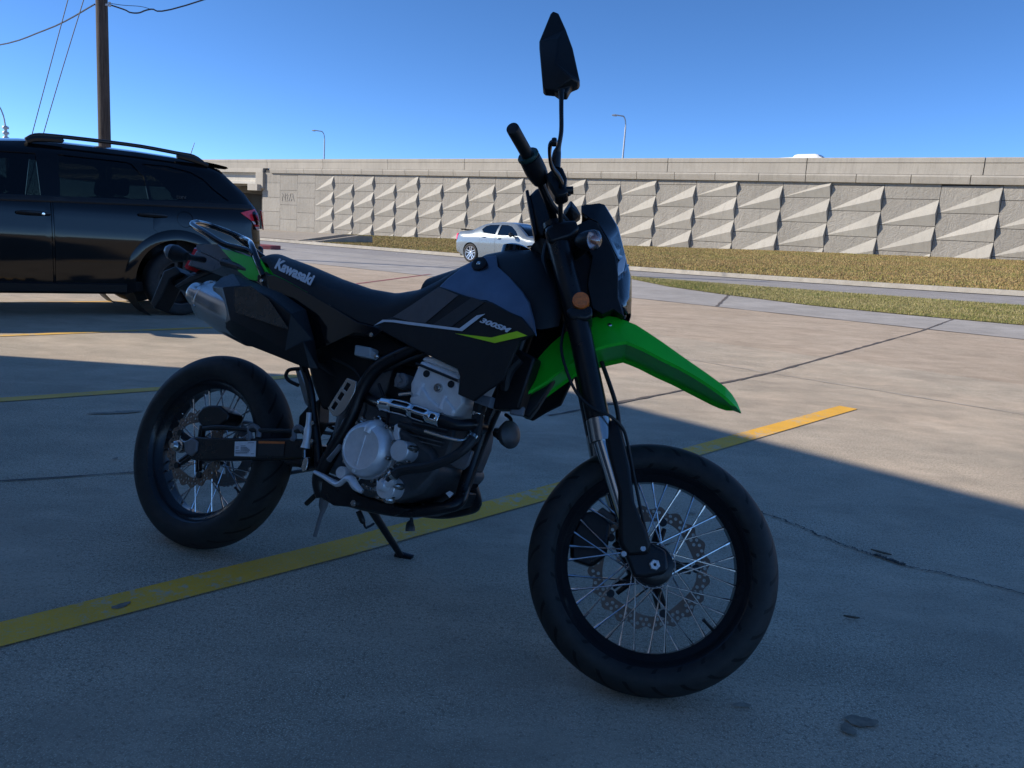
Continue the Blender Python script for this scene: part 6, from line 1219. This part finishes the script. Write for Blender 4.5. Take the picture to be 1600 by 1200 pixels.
cap_('gencover', .027, .0, 'oil_filter_cover', K_ALU, 0, 3); cap_('wpump', .028, -.004, 'water_pump', K_ALU, .0, 4); cap_('oilfill', .016, .0, 'oil_sight_cap', K_ALU, -.001)
q = D['wpump_in'][0]; b = MB(); b.lathe([(0, .012), (.010, .010), (.014, .002), (.015, -.02)], q[:3], (0, -1, 0), 24); b.tube([(q[0], q[1] + .004, q[2], .011), (q[0] + .03, q[1] + .006, q[2] + .02, .010)], n=14, sub=1); part(b, 'pump_spout', K_ALU, ang=40)
b = MB(); b.prism([(p[0], -.115, p[2]) for p in D['cylinder']], (0, .23, 0)); part(b, 'cylinder', K_CASE, bevel=.008)
hx = D['head']; b = MB(); b.prism([(p[0], -.145, p[2]) for p in hx], (0, .27, 0)); part(b, 'cylinder_head', K_HEAD, bevel=.010, seg=3)
hc = D['head_cover']; b = MB(); b.prism([(p[0], -.140, p[2] + .002) for p in hc], (0, .26, 0)); part(b, 'head_cover', K_HEAD, bevel=.006)
a_, z_ = Vector(hx[0][:3]), Vector(hx[3][:3])
b = MB(); dd = (z_ - a_); b.tube([(a_.x - .002, -.150, a_.z + .006, .0035), (z_.x, -.150, z_.z + .006, .0035)], n=8, sub=1); part(b, 'head_gasket', K_RUBH)
p = D['head_bolt'][0]; b = MB(); b.lathe([(0, .008), (.006, .008), (.0065, .004), (.0105, .004), (.012, .001), (.012, -.03)], (p[0], -.149, p[2]), (0, -1, 0), 18); part(b, 'head_bolt', K_STEEL, ang=30)
for key in ('head_boss', 'head_boss2'): b = MB(); b.tube([(D[key][0][0], -.140, D[key][0][2], .008), (D[key][1][0], -.143, D[key][1][2], .012)], n=12, sub=1); part(b, 'head_boss', K_HEAD, ang=40)
for f_ in (.22, .80): b = MB(); q = a_.lerp(z_, f_); b.lathe([(0, .003), (.009, .003), (.009, -.01)], (q.x + .004, -.146, q.z - .010), (0, -1, 0), 16); part(b, 'head_recess_shade', M_DKPL)  # dark raised discs stand in for the shade inside recesses
b = MB(); b.prism([(p[0], -.152, p[2]) for p in D['head_low']], (0, .02, 0)); part(b, 'head_facet', K_HEAD, bevel=.006, seg=2)
p = D['throttle'][0]; b = MB(); b.lathe([(0, .012), (.006, .012), (.008, .006), (.017, .006), (.021, .001), (.021, -.05)], p[:3], (0, -1, 0), 26)
for k in range(3): b.box((p[0] + .016 * math.cos(2.1 * k), p[1] - .006, p[2] + .016 * math.sin(2.1 * k)), (.009, .006, .009))
part(b, 'throttle_pulley', K_ALUD, ang=30)
b = MB(); b.prism([(p[0] - .06 + dx, -.07, p[2] + dz) for dx, dz in ((-.03, -.045), (.06, -.06), (.10, .0), (.08, .05), (-.02, .05))], (0, .14, 0)); part(b, 'throttle_body', K_PLA, bevel=.01)
b = MB(); b.prism([(D['spring'][0][0] - .22 + x, -.05, .33 + z) for x, z in ((0, 0), (.2, -.02), (.3, .12), (.25, .3), (.1, .35), (0, .2))], (0, .1, 0)); part(b, 'gearbox', K_ALUD, bevel=.02)
b = MB(); b.tube([(*q[:3], q[3]) for q in D['pipe']], n=16); part(b, 'exhaust_pipe', K_FRAME)
# slotted heat shield over the pipe
pp = D['pipe']; A_, B_ = Vector(pp[3][:3]), Vector(pp[6][:3]); dA = (B_ - A_); n_ = 22; up_ = Vector((-dA.z, 0, dA.x)).normalized(); up_ = up_ if up_.z > 0 else -up_; rr = .0205
holes_uv = [(.08, .16, -.15, .55), (.24, .46, .25, .95), (.24, .46, -.95, -.15), (.54, .80, .25, .95), (.54, .80, -.95, -.15)]
b = MB(); rows = []
mids = [Vector(p[:3]) for p in catmull([p[:3] for p in pp[3:7]], 8)]
for q in mids: rows.append([q + (up_ * math.sin(t) + Vector((0, -1, 0)) * math.cos(t)) * rr for t in np.linspace(-1.35, 1.5, 15)])
vv_ = [p for r in rows for p in r]; ff_ = []
for i in range(len(rows) - 1):
    for j in range(14):
        u = (i + .5) / (len(rows) - 1); w = -1.35 + 2.85 * (j + .5) / 14
        if any(a0 < u < a1 and w0 < w < w1 for a0, a1, w0, w1 in holes_uv): continue
        ff_.append((i * 15 + j, i * 15 + j + 1, (i + 1) * 15 + j + 1, (i + 1) * 15 + j))
b.add(vv_, ff_); part(b, 'heat_shield', K_CHROME, solid=.003, ang=50)
sheet('frame_gusset', 'tri_plate', K_ALUD, .012, bevel=.002); sheet('clutch_arm', 'arm_piece', K_ALU, .008, bevel=.002); tube('dip_stub', 'stub', K_STEEL, n=10)
for key in ('clampA', 'clampB', 'clampC'): tube('hose_clamp', key, K_STEEL, n=16, sub=1)
tube('ignition_lead', 'ign', K_RUBH, n=8); tube('engine_wire', 'ign2', K_RUBH, n=8); tube('engine_wire', 'wire1', K_RUBH, n=8)
cy = D['cylinder']; ca, cb = Vector(cy[1][:3]), Vector(cy[2][:3]); da = cb - ca; dn = Vector((da.z, 0, -da.x)).normalized()
for k in range(5):
    o_ = ca + dn * (.012 + .011 * k); b = MB(); b.add([(o_.x, -.129, o_.z), (o_.x + da.x, -.129, o_.z + da.z), (o_.x + da.x, .129, o_.z + da.z), (o_.x, .129, o_.z)] + [(p.x, y, p.z) for p, y in ((o_ + dn * .003, -.129), (o_ + da + dn * .003, -.129), (o_ + da + dn * .003, .129), (o_ + dn * .003, .129))], [(3, 2, 1, 0), (4, 5, 6, 7), (0, 1, 5, 4), (1, 2, 6, 5), (2, 3, 7, 6), (3, 0, 4, 7)]); part(b, 'cooling_fin', K_ALUD, bevel=.0008)
for key, nm, m in (('hose', 'coolant_hose', K_RUBH), ('hose2', 'vent_pipe', K_STEEL), ('blackhose', 'breather_hose', K_RUBH), ('oilhose1', 'oil_pipe', K_ALUD), ('rad_hose', 'radiator_hose', K_RUBH), ('hookhose', 'overflow_hose', K_RUBH), ('bhose', 'brake_hose', K_RUBH), ('rrod', 'pushrod', K_STEEL), ('pedal', 'brake_pedal', K_ALU)): tube(nm, key, m, n=10, squash=.8 if key == 'pedal' else 1)
b = MB(); s0, s1 = [Vector(p[:3]) for p in D['spring']]; P = []
for k in range(60): t = k / 59; a = t * 16 * math.pi; d = s0.lerp(s1, t); P.append((d.x, d.y + .005 * math.cos(a), d.z + .005 * math.sin(a), .0012))
b.tube(P, n=5, sub=1); part(b, 'pedal_spring', K_STEEL)
for p in D['bolts']: b = MB(); b.lathe([(0, .004), (p[3] * .55, .004), (p[3] * .6, .001), (p[3], .001), (p[3], -.012)], p[:3], (0, -1, 0), 12); part(b, 'bolt', K_STEEL, ang=30)
def slots(poly, n, w):   # n slots along the long axis of a plate
    P = [Vector((p[0], p[2])) for p in poly]; a = (P[0] + P[1]) / 2; c = (P[-2] + P[-1]) / 2; d = c - a; nn = Vector((-d.y, d.x)).normalized(); y = poly[0][1]; out = []
    for k in range(n):
        m0 = a + d * (.12 + .29 * k); m1 = a + d * (.12 + .29 * k + .2); out.append([(q.x, y, q.y) for q in (m0 + nn * w, m0 - nn * w, m1 - nn * w, m1 + nn * w)])
    return out
sheet('frame_shield', 'hguard', K_STEEL, .004, holes=slots(D['hguard'], 3, .0075), bevel=.001)
sheet('frame_shield_back', 'hguard', M_DKPL, .003, push=-.008, bevel=0) if False else None
sheet('coolant_tank', 'reservoir', K_GREYBOX, .04, bevel=.005); sheet('tank_tab', 'res_tab', K_GREYBOX, .006)
p = D['res_tab'][2]; b = MB(); b.lathe([(0, .004), (.004, .004), (.007, 0), (.007, -.01)], (p[0] - .008, p[1], p[2]), (0, -1, 0), 12); part(b, 'bolt', K_STEEL)
tube('rear_master_cylinder', 'rmaster', K_ALU, n=14); sheet('clevis', 'rclevis', K_STEEL, .012)
b = MB(); b.prism([(p[0], -.13, p[2]) for p in D['radiator']], (0, .05, 0)); part(b, 'radiator', K_PLA, bevel=.006); sheet('radiator_bracket', 'rad_box', K_TOP, .05)
p = D['horn'][0]; b = MB(); ax = Vector((.93, -.30, .2)); b.lathe([(0, .010), (.012, .012), (.03, .008), (.036, .003), (.037, -.003), (.030, -.016), (.012, -.022), (.012, -.04)], p[:3], ax, 36); part(b, 'horn', K_HORN, ang=30)
tube('horn_bracket', 'horn_br', K_FRAME, n=8); tube('horn_arm', 'horn_arm', K_FRAME, n=8)

# --- swingarm, chain, rear brake
SWP = D['swing']
for sg in (1, -1):
    b = MB(); b.prism([(p[0], -.13 * sg, p[2]) for p in SWP], (0, .035 * sg, 0)); sw = part(b, 'swingarm', K_FRAME, bevel=.006, seg=3)
    b = MB(); b.prism([(p[0], -.137 * sg, p[2]) for p in D['adjuster']], (0, .04 * sg, 0)); part(b, 'chain_adjuster', K_ALUD, bevel=.004, parent=sw)
    b = MB(); b.lathe([(0, .02), (.008, .02), (.012, .012), (.0145, .010), (.0145, 0), (.019, -.002), (.019, -.02)], (.0, -.137 * sg, RR_), (0, -sg, 0), 6 if sg < 0 else 20); part(b, 'axle_nut', K_STEEL, parent=sw, ang=25)
b = MB(); b.box((.43, 0, .365), (.07, .24, .07)); part(b, 'swingarm_bridge', K_FRAME, bevel=.01)
for key, nm, m, d in (('st_white', 'white_sticker', K_LABEL, 0), ('st_dark', 'dark_sticker', K_LABDK, 0), ('st_or', 'orange_sticker', K_LABOR, .0)): sheet(nm, key, m, .0008, bevel=0)
q0 = Vector(D['st_white'][0]); qx = Vector(D['st_white'][1]) - q0; qy = Vector(D['st_white'][3]) - q0
b = MB()
for u, x0, x1 in ((.10, .62, .92), (.30, .30, .52), (.36, .06, .20), (.40, .30, .60), (.45, .06, .20), (.47, .30, .66), (.55, .30, .72), (.60, .06, .26), (.63, .30, .74), (.72, .06, .70), (.79, .06, .62), (.86, .80, .93)):
    c = q0 + qx * x0 + qy * u; d = qx * (x1 - x0); v = [c, c + d, c + d + qy * .035, c + qy * .035]; v = [p + Vector((0, -.0006, 0)) for p in v]; b.add(v + [p + Vector((0, -.0004, 0)) for p in v], [(3, 2, 1, 0), (4, 5, 6, 7), (0, 1, 5, 4), (1, 2, 6, 5), (2, 3, 7, 6), (3, 0, 4, 7)])
part(b, 'sticker_print', K_LABTXT)
tube('hose_guide', 'guide1', K_TOP, n=8, sub=4); tube('hose_guide', 'guide2', K_TOP, n=8, sub=4)
b = MB(); b.prism([(p[0], -.105, p[2]) for p in D['rcal']], (0, .065, 0)); part(b, 'rear_caliper', K_FRAME, bevel=.007, seg=3)
b = MB(); P = []
def chain_run(z0, z1): b.tube([(.0, .07, RR_ + z0, .006), (.50, .07, .40 + z1, .006)], n=6, sub=1)
chain_run(.105, .045); chain_run(-.105, -.03); part(b, 'drive_chain', K_ALUD)
sheet('chain_guard', 'chain_g', K_PLA, .05, bevel=.004); sheet('shock_link', 'shocklink', K_GREYBOX, .012)
b = MB(); P = []
for k in range(90): t = k / 89; a = t * 14 * math.pi; P.append((.46 + .10 * t + .032 * math.cos(a), .032 * math.sin(a), .44 + .26 * t, .006))
b.tube(P, n=6, sub=1); b.tube([(.46, 0, .40, .018), (.57, 0, .74, .018)], n=10, sub=1); part(b, 'shock_absorber', K_FRAME)
# --- side stand on the left, drain pipes, small bell
ft = Vector((.579, .313, .099)); k0 = Vector((.555, .105, .255))
b = MB(); b.tube([(*k0, .013), (*k0.lerp(ft, .5), .0115), (*ft, .010)], n=12, sub=1); ks = part(b, 'side_stand', K_FRAME)
b = MB(); dz = Vector((0, math.sin(.30568395) * -1, math.cos(.30568395)));
b.tube([tuple(ft + Vector((-.022, .0, 0)) - dz * -.004) + (.016,), tuple(ft + Vector((.035, .01, 0)) + dz * .004) + (.014,)], n=12, sub=1, squash=.45); part(b, 'stand_foot', K_FRAME, parent=ks)
b = MB(); c = D['kick_spring']; b.tube([(*p[:3], p[3]) for p in c], n=8, sub=2); part(b, 'stand_spring', K_FRAME)
tube('drain_pipe', 'drain1', K_RUBH, n=8)
tube('drain_pipe', 'drain2', K_RUBCAP, n=10)
b = MB(); q = D['bell']; b.tube([(*p[:3], p[3]) for p in q], n=16, sub=2); part(b, 'hanging_bell', K_HORN)
# left footpeg and right footpeg
for sg in (1, -1):
    b = MB(); b.box((.47, sg * .19, .315), (.035, .09, .02)); b.box((.47, sg * .13, .315), (.03, .06, .03)); part(b, 'foot_peg', K_ALUD, bevel=.004) if sg > 0 else None
